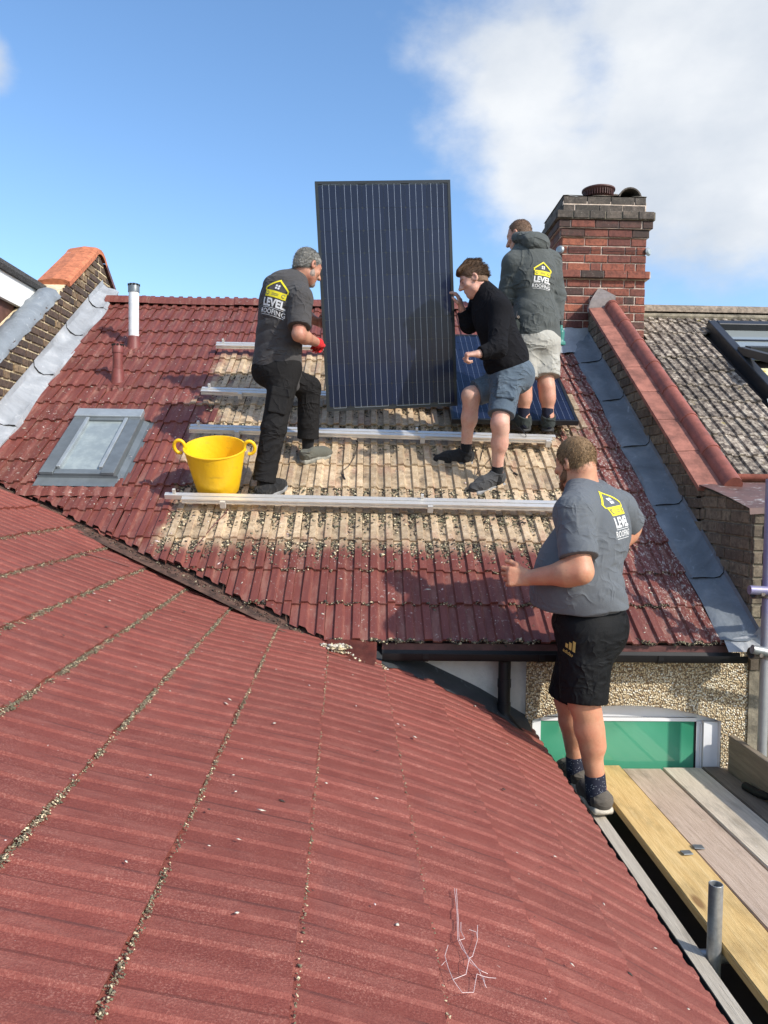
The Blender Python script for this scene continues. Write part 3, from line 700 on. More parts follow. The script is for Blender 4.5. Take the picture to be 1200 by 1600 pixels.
for k, (sh, h) in enumerate([(0, 0), (.05, .02), (.17, .055), (.30, .065)]):
    rows.append([(chx0+sh+ (wch-2*sh)*i/6, chy0+sh, zc+h*(1+.2*math.sin(i*2.2+k))) for i in range(7)]+[(chx1-sh, chy1-sh, zc+h), (chx0+sh, chy1-sh, zc+h), (chx0+sh, chy0+sh, zc+h)])
b.grid(rows); b.done('flaunching', M['mortar_dirty'], stack)
p = at(935, 300, 7.72); p.z = zc+.03
b = B(); b.lathe([(.10, -.02), (.115, .03), (.15, .085), (.165, .095), (.165, .108), (.13, .122), (.02, .128)], p, 28, cap1=True); pot = b.done('chimney_cowl', M['clay_pot'], stack, smooth=True)
b = B()
for k in range(36):
    a = 2*math.pi*k/36; d = V((math.cos(a), math.sin(a), 0)); b.obox(p+d*.118, V((-d.y, d.x, 0)), d, Z, (-.0035, -.005, .028), (.0035, .032, .088))
b.done('cowl_fin', M['clay_pot'], pot)
def halfround(x, y, z, r, L, name):
    b = B(); prof = [(-math.cos(math.pi*i/12)*r, math.sin(math.pi*i/12)*r) for i in range(13)]+[(math.cos(math.pi*i/12)*(r-.014), math.sin(math.pi*i/12)*(r-.014)) for i in range(13)]
    b.prism(prof, (x, y, z), X, Y_, Z, 0, L); return b.done(name, M['brick_cap'], stack, smooth=False)
q = at(983, 303, 7.62); halfround(q.x, 7.58, zc+.005, .118, .42, 'flue_cover'); halfround(q.x-.09, 7.78, zc+.015, .115, .3, 'flue_cover')
# wire strap and corner pads of an old aerial
zs = at(940, 392, 7.5).z
b = B()
for dz in (0, .014): b.tube([(chx0-.012, chy1-.1, zs+dz+.02), (chx0-.018, chy0-.016, zs+dz), (chx1+.016, chy0-.016, zs+dz-.01), (chx1+.012, chy0+.3, zs+dz)], .0022, 5)
b.done('aerial_wire', M['wire_black'], stack)
for xx in (chx0-.02, chx1+.02):
    b = B(); b.lathe([(.001, -.02), (.028, -.018), (.042, -.003), (.042, .003), (.028, .018), (.001, .02)], (xx, chy0-.006, zs), 12, ax=(.6 if xx > cx else -.6, -.8, 0)); b.done('corner_pad', M['grey_pale'], stack, smooth=True)
# lead around the foot of the stack
vz_ = lambda y: ZE+(y-YE)*SP/CP
zf = at(905, 536, 7.45).z
b = B(); rows = []
for k, (yy, zz_) in enumerate([(chy0-.006, vz_(chy0)+.16), (chy0-.02, vz_(chy0-.02)+.09), (chy0-.085, vz_(chy0-.085)+.065), (chy0-.16, vz_(chy0-.16)+.06), (chy0-.25, vz_(chy0-.25)+.045)]):
    rows.append([(chx0-.12+(wch*.62+.12)*i/14, yy, zz_+.006*math.sin(i*1.7+k*2)) for i in range(15)])
b.grid(rows); b.done('apron_flashing', M['lead_light'], stack, smooth=True)

# ================================================================== party wall on the right
PX = 2.175                                      # brick face towards our roof
party = thing('parapet_wall', 'soot darkened brick parapet wall with red clay coping beside the chimney', 'wall', (2.4, 4.3, GZ))
def vz(y): return ZE+(y-YE)*SP/CP               # height of the roof plane at y
HC = .40
b = B(); yA, yB = 4.83, 7.5
b.hexa([(PX+.006, yA, vz(yA)-.5), (2.375, yA, vz(yA)-.5), (2.375, yB, vz(yB)-.5), (PX+.006, yB, vz(yB)-.5), (PX+.006, yA, vz(yA)+HC), (2.375, yA, vz(yA)+HC), (2.375, yB, vz(yB)+HC), (PX+.006, yB, vz(yB)+HC)])
b.hexa([(PX+.006, 4.195, GZ), (2.72, 4.195, GZ), (2.72, 4.95, GZ), (PX+.006, 4.95, GZ), (PX+.006, 4.195, CZ-.108), (2.72, 4.195, CZ-.108), (2.72, 4.95, CZ+.035), (PX+.006, 4.95, CZ+.035)])
b.done('wall_core', M['mortar_dirty'], party)
courses(party, (PX, yB, 0), -Y_, X, yB-yA, vz(yA)-.1, vz(yB)+HC, [M['brick_grimy']], keep=lambda a, b_, z: vz(yB-(a+b_)/2)-.06 < z < vz(yB-(a+b_)/2)+HC, cuts=[(V((0, yA, vz(yA)+HC-.004)), V((0, -SP, CP)))], maxn=190)
courses(party, (PX, 4.85, 0), -Y_, X, 4.85-4.2-.004, CZ-1.02, CZ+.03, [M['brick_grimy']], keep=lambda a, b_, z: z > vz(4.85-(a+b_)/2)-.12, cuts=[(V((0, 4.195, CZ-.112)), V((0, -.186, .982)))], maxn=70)
courses(party, (PX+.002, 4.188, 0), X, Y_, .54, CZ-1.02, CZ-.12, [M['brick_grimy']], row0=1, maxn=60)
# coping slabs with a half round roll on the far edge
y0 = yA-.02; k = 0; dl = .44
cop_u = SL
while y0 < 7.35:
    L = min(dl, (7.42-y0)/CP); o = V((0, y0, vz(y0)+HC)); b = B()
    b.prism([(PX-.045, .0), (PX-.045, .028), (PX+.14, .038), (2.385, .042), (2.385, 0)], o, X, SL, NR, .004, L-.003); sl2 = b.done('coping_tile', M['coping'], party, base=o)
    b = B(); rc = (2.345, .046); b.prism([(rc[0]-math.cos(math.pi*i/8)*.062, rc[1]-.012+math.sin(math.pi*i/8)*.075) for i in range(9)], o, X, SL, NR, -.022 if k % 2 else .0, L-.003-.0); b.done('roll', M['coping_roll'], sl2, smooth=True)
    if k % 1 == 0:
        b = B(); b.prism([(rc[0]-math.cos(math.pi*i/8)*.067, rc[1]-.012+math.sin(math.pi*i/8)*.081) for i in range(9)], o, X, SL, NR, L-.05, L-.004); b.done('roll_collar', M['coping_roll'], sl2, smooth=True)
    y0 += dl*CP; k += 1
# mortar saddle cap at the head of the coping
o = V((0, 7.36, vz(7.36)+HC)); b = B(); b.hexa([o+V((PX-.06, -.03, -.03)), o+V((2.38, -.03, .0)), o+V((2.38, .14, .06)), o+V((PX-.02, .14, .06)), o+V((PX-.03, -.02, .09)), o+V((2.39, -.02, .14)), o+V((2.30, .14, .25)), o+V((PX+.09, .14, .25))]); b.done('saddle_cap', M['slate_grey'], party)
# flat lead top of the low pier
b = B(); zt2 = CZ-.097
b.grid([[(x, y, zt2+h+.006*math.sin(x*17+y*9)) for x in (PX-.035, PX+.1, 2.5, 2.8)] for y, h in ((4.165, -.035), (4.17, 0), (4.4, .045), (4.62, .09), (4.95, .15))]); b.done('lead_cap', M['brown_lead'], party)
# lead soakers lapped down the edge of our tiles
nseg = 5; sA = -.02; sB = SRID-.85
cuts_ = [-.0, .52, 1.28, 2.05, 2.8, 3.55, 4.15]
for i, (q0, q1) in enumerate(zip(cuts_, cuts_[1:])):
    rows = []
    for kk in range(9):
        s = q0-.0+(q1-q0+.12)*kk/8; lift = .006*(1-kk/8)+(0 if i else 0); row = []
        for jj, (x, h) in enumerate([(XR-.05, .02), (XR-.03, .038), (XR+.03, .05), (XR+.09, .058), (PX-.03, .068), (PX-.008, .085), (PX-.006, .115)]):
            row.append(rf(x+.012*math.sin(s*5+jj*.4)*(jj < 3), s+(.055*math.sin(math.pi*jj/6) if kk == 0 else 0)*-.0-(.04*math.sin(math.pi*jj/6) if kk == 0 else 0), h+lift+.004+.005*math.sin(s*6.3+jj*1.9+i)*(jj < 5)))
        rows.append(row)
    b = B(); b.grid(rows); b.done('lead_flashing', M['lead_dark'], party, smooth=True)
    if i:
        b = B(); b.tube([r_+NR*.002 for r_ in rows[0][1:]], .0032, 5); b.done('lap_seam', M['dark_hole'], party)
    else:
        pass
b = B(); e0 = rows and [rf(x, -.01, h) for x, h in ((XR-.03, .045), (XR+.06, .065), (PX-.03, .085), (PX-.006, .17))]
b.grid([[p_ for p_ in e0], [p_+V((.03*(i+.2), -.05, -.06-.012*i)) for i, p_ in enumerate(e0)]]); b.done('lead_flap', M['lead_light'], party)

# ================================================================== neighbour on the right
nb = thing('neighbouring_house', 'house on the right with a weathered grey brown tiled roof and open roof window', 'house', (4.2, 7, GZ))
b = B(); b.obox(RO, X, SL, NR, (2.38, 5.55*GA, -.09), (6.5, SRID, -.022)); nroof = b.done('roof', M['deck'], nb)
TG = tile_mesh('roof_tile', M['tile_grey'], w=.2)
NWIN = (3.50, 4.7, 9.6*GA, 15.1*GA)
for k in range(6, 17):
    for j in range(0, 12):
        x = 2.41+.2*j; s = (k-.35)*GA
        px, py, dp = topx(rf(x+.1, s+.15))
        if px > 1290: continue
        if x+.17 > NWIN[0] and NWIN[2]-.3 < s < NWIN[3]-.2: continue
        if x < 2.78 and YE+s*CP > 7.4: continue
        place_tile(TG, jit(tilted(rf(x, s, 0), X, SL, NR), .012, .006), nroof)
RG = ridge_mesh('ridge_tile', simple('grey_ridge_clay', (.24, .19, .145), .9, 0, 20, .45, 60, .004))
for k in range(5):
    obj('ridge_tile', RG, nroof, mat4=Matrix.Translation((2.3+.453*k+.3, YR, ZR-.02)))
b = B(); b.tube([(2.45, YR-.14, ZR-.06), (4.6, YR-.14, ZR-.06)], .035, 8); b.done('ridge_bedding', M['mortar_dirty'], nroof)
b = B(); b.box((2.6, 5.35, GZ), (6.5, YR+3, vz(5.3)-.2)); b.done('house_body', M['brick_grimy'], nb)
yg = 5.02; zg = at(1170, 757, yg).z+.01
b = B(); hp = [(-math.cos(math.pi*i/10)*.06, -math.sin(math.pi*i/10)*.055+.06) for i in range(11)]+[(math.cos(math.pi*i/10)*.052, -math.sin(math.pi*i/10)*.047+.06) for i in range(11)]
b.prism([(y_, z_) for y_, z_ in hp], (0, yg, zg), Y_, X, Z, 2.40, 5); b.done('gutter', M['coping_roll'], nb, smooth=True)
b = B(); b.grid([[rf(x, s, h) for x in (2.46, 2.56, 2.62)] for s, h in ((10.6*GA, .035), (12, .04), (3.9, .045))] if False else [[rf(2.37, s, .09+.01*math.sin(s*9)), rf(2.45+.04*math.sin(s*7), s, .05), rf(2.52+.05*math.sin(s*11), s, .036)] for s in (3.02, 3.2, 3.4, 3.6, 3.8, 3.95)]); b.done('mortar_fillet', M['lead_light'], nb)
# open pivot roof window
rw_ = thing('roof_window', '', '', rf(NWIN[0], NWIN[2])); del rw_['label']; del rw_['category']; rw_.parent = nb; rw_.matrix_parent_inverse = WM(nb).inverted()
w0, w1, t0, t1 = NWIN
rbox(w0, t0, -.02, w0+.085, t1, .11, 'side_frame', M['anthracite'], rw_, .006); rbox(w0+.086, t1-.09, .0, w1, t1, .112, 'head_frame', M['anthracite'], rw_, .006); rbox(w0+.086, t0, .0, w1, t0+.07, .10, 'sill_frame', M['anthracite'], rw_, .006)
tm_ = (t0+t1)/2; rbox(w0+.09, t0+.071, -.015, w1, tm_-.08, .0, 'blind', M['blind'], rw_); rbox(w0+.09, tm_+.02, .03, w1, t1-.091, .04, 'pane', M['nb_glass'], rw_); rbox(w0+.09, t1-.36, .0405, w1, t1-.335, .05, 'glazing_bar', M['anthracite'], rw_)
# the sash tilted about its middle
sm = (t0+t1)/2+.08; SU = (SL*math.cos(-.30)+NR*math.sin(-.30)).normalized(); SN = X.cross(SU)
so_ = rf(0, sm, .09)
b = B(); hl = (t1-t0)/2-.03
b.obox(so_, X, SU, SN, (w0+.09, -.12, -.03), (w1, -.0, .06)); b.obox(so_, X, SU, SN, (w0+.02, -.62, -.02), (w0+.085, -.0, .05)); b.done('sash', M['anthracite'], rw_)
fl = B(); fl.grid([[rf(x, s, h) for x in (w0-.06, w0+.3, w1)] for s, h in ((t0-.16, .02), (t0-.05, .035), (t0, .06))]); fl.done('apron_flashing', M['lead_grey'], rw_)

# ================================================================== party wall and dormer on the left
PL = -2.885; HL = .55
lp = thing('parapet_wall', 'pale jointed stock brick parapet with orange clay coping at the left edge', 'wall', (-3.0, 6.5, GZ))
b = B(); ya, yb = 4.9, YR
b.hexa([(PL-.25, ya, vz(ya)-.6), (PL-.004, ya, vz(ya)-.6), (PL-.004, yb, ZR-.6), (PL-.25, yb, ZR-.6), (PL-.25, ya, vz(ya)+HL), (PL-.012, ya, vz(ya)+HL), (PL-.012, yb, ZR+HL), (PL-.25, yb, ZR+HL)])
b.hexa([(PL-.25, yb, ZR-.6), (PL-.004, yb, ZR-.6), (PL-.004, yb+2, ZR-2), (PL-.25, yb+2, ZR-2), (PL-.25, yb, ZR+HL), (PL-.004, yb, ZR+HL), (PL-.004, yb+2, ZR+HL-1.36), (PL-.25, yb+2, ZR+HL-1.36)])
b.done('wall_core', M['mortar'], lp)
def vz2(y): return vz(y) if y < YR else ZR-(y-YR)*.68
courses(lp, (PL, 5.2, 0), Y_, -X, YR+.6-5.2, vz(5.2)-.1, ZR+HL, [M['brick_stock']], keep=lambda a, b_, z: vz2(5.2+(a+b_)/2)+.06 < z+.03 < vz2(5.2+(a+b_)/2)+HL, cuts=[(V((0, YR, ZR+HL-.003)), V((0, -SP, CP))), (V((0, YR, ZR+HL-.003)), V((0, .562, .827)))], maxn=290, L=.2, H=.0585, gap=.017)
def coping_l(yc, ang, L, i):
    o = V((0, yc, 0)); 
for i, (d0, d1) in enumerate([(-1.03, -.68), (-.676, -.215)]):
    b = B(); b.prism([(PL-.29, 0), (PL-.27, .035), (PL-.12, .06), (PL+.0, .05), (PL+.035, .03), (PL+.035, -.015), (PL+.012, -.02), (PL+.0, 0)], V((0, YR, ZR+HL)), X, SL, NR, d0, d1); b.done('coping_tile', M['terracotta'], lp)
b = B()
prof = [(PL-.29, 0), (PL-.27, .035), (PL-.12, .06), (PL+.0, .05), (PL+.035, .03), (PL+.035, -.015)]
secs = []
for a in range(7):
    th = PHI*(1-2*a/6); dd = V((0, math.cos(th), math.sin(th))); nn = V((0, -math.sin(th), math.cos(th)))
    base_ = V((0, YR, ZR+HL))+SL*-.21*(1 if a == 0 else 0); pos = V((0, YR-.21*CP+ .42*CP*a/6, ZR+HL-.21*SP+.0)) + Z*(.21*SP*(1-(2*a/6-1)**2)*.8)
    secs.append([V((x, 0, 0))+pos+nn*z for x, z in prof])
b.grid(secs); b.done('coping_tile', M['terracotta'], lp)
b = B(); b.prism([(PL-.29, 0), (PL-.27, .035), (PL-.12, .06), (PL+.0, .05), (PL+.035, .03), (PL+.035, -.015), (PL+.0, 0)], V((0, YR, ZR+HL)), X, V((0, CP, -SP)), V((0, SP, CP)), .215, 1.6); b.done('coping_tile', M['maroon'], lp)
cuts_ = [.95, 1.35, 2.22, 3.1, 3.95, 4.65, 5.05]
for i, (q0, q1) in enumerate(zip(cuts_, cuts_[1:])):
    rows = []; nk = 10
    for kk in range(nk+1):
        s = q0+(q1-q0+.1)*kk/nk; row = []
        for jj, (x, h) in enumerate([(XL+.028, .022), (XL+.018, .045), (XL-.015, .055), (XL-.05, .066), (PL+.045, .085), (PL+.012, .12), (PL+.008, .165)]):
            row.append(rf(x+.01*math.sin(s*6+jj)*(jj < 3)+.0, s-(.05*math.sin(math.pi*jj/6) if kk == 0 else 0), h+.008*(1-kk/nk)+.008*math.sin(s*7+jj*1.7+i)*(jj < 6)))
        rows.append(row)
    b = B(); b.grid(rows); b.done('lead_flashing', M['lead_light'], lp, smooth=True)
    if i: b = B(); b.tube([r_+NR*.002 for r_ in rows[0][1:]], .004, 5); b.done('lap_seam', M['dark_hole'], lp)

dorm = thing('dormer_house', 'neighbouring dormer with white fascia board and brown tile hung cheek at the left edge', 'house', (-4.5, 7, GZ))
FX = -3.12; pe = at(86, 462, 7.55)
FX = pe.x; ztop = pe.z
b = B(); b.box((FX-3, 4.5, ztop-1.6), (FX-.11, 7.4, ztop-.1)); b.box((FX-3, 4.6, GZ), (FX-.3, YR+3, ztop-1.6)); b.done('dormer_body', M['deck'], dorm)
b = B(); b.box((FX-.05, 4.6, ztop-.275), (FX-.01, 7.62, ztop-.045)); b.done('fascia_board', M['white_paint'], dorm)
b = B(); b.prism([(FX-.12, -.05), (FX+.02, -.05), (FX+.035, -.015), (FX+.02, .03), (FX-.02, .045), (FX-.12, .045)], (0, 0, ztop), X, Y_, Z, 4.6, 7.8); b.done('verge_trim', M['verge'], dorm)
b = B(); b.box((FX-3, 4.5, ztop-.02), (FX-.121, 7.6, ztop+.03)); b.done('flat_roof', M['verge'], dorm)
TH = B(); TH.box((0, 0, 0), (.262, .012, .265)); thm = bpy.data.meshes.new('hanging_tile'); bmesh.ops.recalc_face_normals(TH.bm, faces=TH.bm.faces[:]); TH.bm.to_mesh(thm); TH.bm.free(); thm.materials.append(M['cheek_tile'])
R_ = Matrix((-Y_, -X, Z)).transposed().to_4x4()
for r in range(9):
    for c_ in range(11):
        zz = ztop-.29-.2*(r+1); yy = 7.35-.265*c_-(.13 if r % 2 else 0)
        if zz+.2 < vz(yy)+.45: continue
        m = Matrix.Translation((FX-.075+.0, yy, zz)) @ Matrix((-Y_, X, Z)).transposed().to_4x4() @ Matrix.Rotation(.055+random.gauss(0, .008), 4, 'X') @ Matrix.Rotation(random.gauss(0, .004), 4, 'Y')
        m = Matrix.Translation((FX-.075, yy, zz)) @ Matrix(((0, 1, 0), (-1, 0, 0), (0, 0, 1))).to_4x4() @ Matrix.Translation((0, -.012, 0)) @ Matrix.Rotation(-.05+random.gauss(0, .008), 4, 'X')
        obj('hanging_tile', thm, dorm, mat4=m)
# crinkled lead roll down the foot of the cheek
b = B(); rows = []
for kk in range(60):
    s = .6+3.36*kk/59; row = []
    for jj in range(9):
        a = math.pi*(jj/8); rr = .088+.005*math.sin(s*23+jj*2.1)+.005*math.sin(s*41+jj*3.7); row.append(rf(PL-.105-math.cos(a)*rr*1.34, s, HL*CP-.035+math.sin(a)*rr*1.0))
    rows.append(row)
b.grid(rows); b.done('lead_roll', M['lead_grey'], lp, smooth=True)
# ================================================================== the low rear extension in front
ext = thing('rear_extension', 'low red painted ribbed tile roof filling the foreground', 'extension', (-.6, 2.4, GZ))
ANG = [31, 26, 21, 18, 15, 15, 18, 21, 22, 24, 24, 24, 24]; LEN = [.33]+[.2962]*12
prof = [(.930, CZ-1.382)]
for a, l in zip(ANG, LEN): prof.append((prof[-1][0]-l*math.cos(math.radians(a)), prof[-1][1]+l*math.sin(math.radians(a))))
def skew(k): return -.03*min(1, k/4) if k > 0 else .008
def ept(k, y):
    """point on the extension roof: course line k (may be fractional) at depth y"""
    i = min(int(k), len(prof)-2); f = k-i; a, b = prof[i], prof[i+1]
    return V((a[0]+(b[0]-a[0])*f + skew(k)*(y-2.8), y, a[1]+(b[1]-a[1])*f))
EY0, EY1 = .25, 4.225
rows = [[ept(k, y)-Z*.03 for y in (EY0, 1.5, 2.8, 4.21)] for k in range(0, 6)]
def yend(k):
    p = ept(k, 4.2)
    if p.x > -.3: return 4.215
    # meets the valley
    t_ = (p.x-VA.x)/VD.x; return VA.y+VD.y*t_
rows = [[ept(k, EY0+(yend(k)-EY0)*f)-Z*.03 for f in (0, .25, .5, .75, 1)] for k in range(0, 13)]
er = B().grid(rows).done('roof', M['deck'], ext)
b = B(); b.box((-4, EY0, GZ), (.86, 4.2, CZ-1.55)); b.done('extension_wall', M['deck'], ext)  # wall coloured near black in place of the shade beside the boards
b = B(); b.hexa([(-4, EY0, CZ-1.6), (.62, EY0, CZ-1.6), (.62, 4.2, CZ-1.6), (-4, 4.2, CZ-1.6), (-4, EY0, CZ-.1), (.62, EY0, CZ-1.3), (.62, 4.2, CZ-1.3), (-4, 4.2, CZ-.6)]) if False else b.box((-4, .3, CZ-1.6), (.6, 3.2, CZ-1.45)); b.done('eaves_plate', M['deck'], ext)
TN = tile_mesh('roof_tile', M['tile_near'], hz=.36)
ncount = 0
y_off = .045
moss_pts = []; moss_sz = []
for k in range(0, 12):
    a = ept(k, 2.5); bb = ept(k+1, 2.5); up = (bb-a); Lk = up.length
    for j in range(0, 24):
        y = EY0+y_off+.2*j
        p0 = ept(k, y); p1 = ept(k+1, y); uy = (p1-p0).normalized(); ux = (ept(k, y+.2)-p0).normalized(); uz = ux.cross(uy).normalized(); 
        px, py, dp = topx(p0+uy*.15+ux*.1)
        if dp < .35 or px < -230 or px > 1330 or py > 1800: continue
        if y > 5.6: continue
        cuts = []
        if y+.2 > 4.2 and p0.x > -.45: cuts.append((V((0, 4.225, 0)), Y_))
        vp = valley_pt(p0.x-.1)
        if p0.x < -.1: cuts.append((valley_pt(p0.x)-VN*-.0+VN*(.006+.012*math.sin(p0.x*7)+random.uniform(-.006, .006)), -VN))
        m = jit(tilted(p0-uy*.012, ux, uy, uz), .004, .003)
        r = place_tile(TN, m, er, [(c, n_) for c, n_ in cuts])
        if r is not None: ncount += 1
print('extension tiles', ncount)
# moss packed along the laps (thick on the upper courses, thin lower down)
pts, szs = [], []
for k, dens, hw in ((3, 500, .002), (4, 900, .002), (5, 3500, .004), (6, 9000, .0052), (7, 10000, .0068), (8, 9000, .008), (9, 7500, .009), (10, 5500, .011)):
    n = dens
    for _ in range(n):
        y = random.uniform(.9, yend(k)-.05)
        gap = math.sin(y*9+k*3)+math.sin(y*23+k)*.7+math.sin(y*51)*.5
        if gap < -.5 and random.random() < .75: continue
        p0 = ept(k, y); up = (ept(min(k+1, 12), y)-p0).normalized(); nn = V((up.z, 0, -up.x)).normalized(); 
        pts.append(p0+up*(random.gauss(-.020, hw))+nn*(random.uniform(.004, .022)))
        szs.append(abs(random.gauss(.0011, .0008))+.0009+.0002*(k > 5))
crumbs('moss', pts, szs, [M['moss'], M['moss'], M['moss_green'], M['moss'], M['mortar'], M['moss'], M['moss_green']], ext, nrm=(.35, 0, .94))
# grit in the valley
pts, szs = [], []
for _ in range(5200):
    x = random.uniform(-2.5, -.2); p = valley_pt(x); d = random.gauss(-.02, .04); pts.append(p+VN*d+Z*(random.uniform(-.022, .014)-.012)); szs.append(abs(random.gauss(.0035, .002))+.0015)
crumbs('valley_debris', pts, szs, [M['moss'], M['chip_dark'], M['valley_dirt'], M['valley_dirt'], M['valley_dirt']], house, nrm=(0, -.5, .86))
# eaves gutter of the extension
b = B(); gp2 = [(x*.8, z*.8) for x, z in gp]
b.prism([(x, z) for x, z in gp2], (prof[0][0]+.088, 0, prof[0][1]-.125), X, Y_, Z, EY0, 4.2); b.done('gutter', M['black_plastic'], ext, smooth=True)
# lead flashing up the house wall along the slope, and the lead saddle at the valley foot
rows = []
for i in range(22):
    k = 3.9-3.9*i/21; p = ept(max(k, 0.001), 4.18); w_ = .012*math.sin(i*1.9)
    rows.append([V((p.x, 4.05+w_*2.2, p.z+.055-.035+.004*math.sin(i*2.9))), V((p.x, 4.12, p.z+.045)), V((p.x, 4.195, p.z+.06)), V((p.x, 4.233, p.z+.10)), V((p.x, 4.235, min(p.z+.06+.09*i/21, ZE-.06)))])
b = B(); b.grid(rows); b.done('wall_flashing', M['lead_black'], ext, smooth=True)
p0 = rf(-.22, -.0); a_ = at(505, 1018, 4.02); bq = at(590, 1043, 3.98)
sd = B(); P = [[at(512, 1001, 4.11)+Z*.01, at(550, 1003, 4.12)+Z*.012, at(589, 1006, 4.12)+Z*.012], [at(506, 1012, 4.0), at(547, 1025, 3.98)+Z*.01, at(588, 1034, 3.97)+Z*.01], [at(503, 1021, 3.93)+Z*.012, at(545, 1037, 3.92)+Z*.02, at(584, 1048, 3.92)+Z*.022]]
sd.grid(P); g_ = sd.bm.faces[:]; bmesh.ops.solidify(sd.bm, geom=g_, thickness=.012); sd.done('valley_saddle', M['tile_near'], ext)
pts = [at(random.uniform(508, 585), 0, 4) for _ in range(0)]
pts, szs = [], []
for _ in range(420):
    t_ = random.random(); c = at(506, 1013, 3.99).lerp(at(600, 1050, 3.97), t_); pts.append(c+V((random.gauss(0, .012), random.gauss(0, .014), .008+random.uniform(0, .016)))); szs.append(abs(random.gauss(.005, .003))+.0015)
for _ in range(160):
    c = at(527, 1017, 3.98); pts.append(c+V((random.gauss(0, .03), random.gauss(0, .012), .012+random.uniform(0, .02)))); szs.append(abs(random.gauss(.009, .004))+.002)
crumbs('mortar_crumbs', pts, szs, [M['mortar'], M['moss'], M['chip_pale']], ext)
# scattered flakes on the extension
pts, szs = [], []
for _ in range(150):
    k = random.uniform(.3, 8); y = random.uniform(1.4, 4.1)
    if ept(k, y).x < -.25 and y > yend(k)-.1: continue
    p0 = ept(k, y); up = (ept(k+.3, y)-p0).normalized(); nn = V((up.z, 0, -up.x)); pts.append(p0+nn*.026); szs.append(abs(random.gauss(.0020, .0018))+.0009)
crumbs('flakes', pts, szs, [M['chip_pale'], M['chip_pale'], M['chip_dark'], M['twine']], ext, nrm=(.3, 0, .95), flat=.35, stretch=1.6)

# debris on the main roof: moss washed into the pans under the rails, flakes all over
pts, szs = [], []
def pan_x():
    j = random.randint(-6, 9); return X0+.2*j+random.choice((0., .1))+random.uniform(.0, .05)+(.006 if random.random() < .5 else 0)
def tilez(x):
    u_ = ((x-X0) % .1); return .017 if .054 < u_ < .098 else .001
for k, nn_, spread, hi in ((2, 2600, .085, .26), (3, 3000, .10, .28), (4, 2200, .10, .28), (6, 700, .07, .28), (7, 1700, .10, .28), (8, 900, .08, .28), (9, 1200, .1, .28), (10, 900, .1, .28)):
    for _ in range(nn_):
        if random.random() < .80: x = pan_x()
        else: x = random.uniform(-1.35, 1.6)
        if x < -1.35 or x > 1.7: continue
        if random.random() < .45 and math.sin(x*7.3+k*2.1)+math.sin(x*17+k) < 0: continue
        d = hi-abs(random.gauss(0, spread)); s = k*GA+d
        if d < .01: continue
        pts.append(rf(x, s, TAU*(1-d/.385)+tilez(x)+random.uniform(.0, .010))); szs.append(abs(random.gauss(.0046, .0024))+.0016)
for k in (0, 1, 2, 3):
    for _ in range((2600, 1300, 500, 400)[k]):
        x = random.uniform(-1.3, 1.95); g_ = math.sin(x*11+k*3)+math.sin(x*29+k)*.8
        if x < -.2-.5*k or g_ < (-.6 if k == 0 else -.1): continue
        pts.append(rf(x, k*GA-.022+random.gauss(0, .004), TAU+tilez(x)-.004+random.gauss(0, .005))); szs.append(abs(random.gauss(.003, .002))+.0012)
crumbs('moss_debris', pts, szs, [M['moss'], M['moss_green'], M['chip_dark'], M['chip_dark'], M['moss'], M['moss_green'], M['mortar']], house, nrm=tuple(NR))
pts, szs = [], []
for _ in range(5200):
    x = random.uniform(-2.7, 1.98); s = random.uniform(0, 4.6)
    dens = .25
    if x > 1.2 and s < 4: dens = .25+.9*min(1, (x-1.2)/.5)
    if x < -1.1 and .9 < s < 3: dens = .6
    if random.random() > dens: continue
    if x < -.2 and s < .64*(-.2-x)+.08: continue
    d = s % GA; pts.append(rf(x, s, TAU*(1-d/.385)+tilez(x)+.001)); szs.append(abs(random.gauss(.0022, .0020))+.0012)
crumbs('flakes', pts, szs, [M['chip_pale'], M['chip_pale'], M['twine'], M['moss']], house, nrm=tuple(NR), flat=.35, stretch=1.8)

# ================================================================== mounting rails
RH = .105
def rail(pxl, pxr, label, offs=.07, hooks=()):
    """double aluminium rail between two photo positions (x,y) lying RH off the tiles"""
    a, b_ = onroof(*pxl, RH), onroof(*pxr, RH); d = (b_-a).normalized(); L = (b_-a).length
    o = thing('mounting_rail', label, 'rail', a, 'solar mounting rails')
    up = (SL-d*SL.dot(d)).normalized(); nn = d.cross(up)
    pr = [(-.02, -.02), (.02, -.02), (.02, .02), (-.02, .02), (-.02, .007), (-.010, .006), (-.010, -.006), (-.02, -.007)]; pr0 = [(-.02, -.02), (.02, -.02), (.02, .02), (-.02, .02)]
    b = B(); pr = [(x*.84, z*.84) for x, z in pr]; pr0 = [(x*.84, z*.84) for x, z in pr0]; b.prism(pr0, a+up*.019, up, d, nn, 0, L); b.done('rail_bar', M['alu'], o)
    b = B(); b.prism(pr, a-up*.018-nn*.004, up, d, nn, offs, L-.03); b.done('rail_bar', M['alu'], o)
    for hp in hooks:
        c = a+d*hp; b = B()
        b.obox(c, d, up, nn, (-.018, -.062, -.034), (.018, -.043, .014)); b.obox(c, d, up, nn, (-.016, -.060, -.040), (.016, .07, -.0345)); b.obox(c, d, up, nn, (-.016, .071, -.10), (.016, .078, -.0345))
        b.done('roof_hook', M['alu_dull'], o)
    for hp in (.06, L*.62):
        c = a+d*hp+nn*.021+up*.03; b = B(); b.obox(c, d, up, nn, (-.009, -.009, 0), (.009, .009, .026)); b.done('end_clamp', M['alu_dull'], o)
    return o
def dpx(p, q): return (onroof(*q, RH)-onroof(*p, RH)).length
rail((257, 777), (905, 791), 'lowest of the four aluminium rails, in front of the yellow tub', .12, [dpx((257, 777), (350, 779)), dpx((257, 777), (672, 786)), dpx((257, 777), (880, 790))])
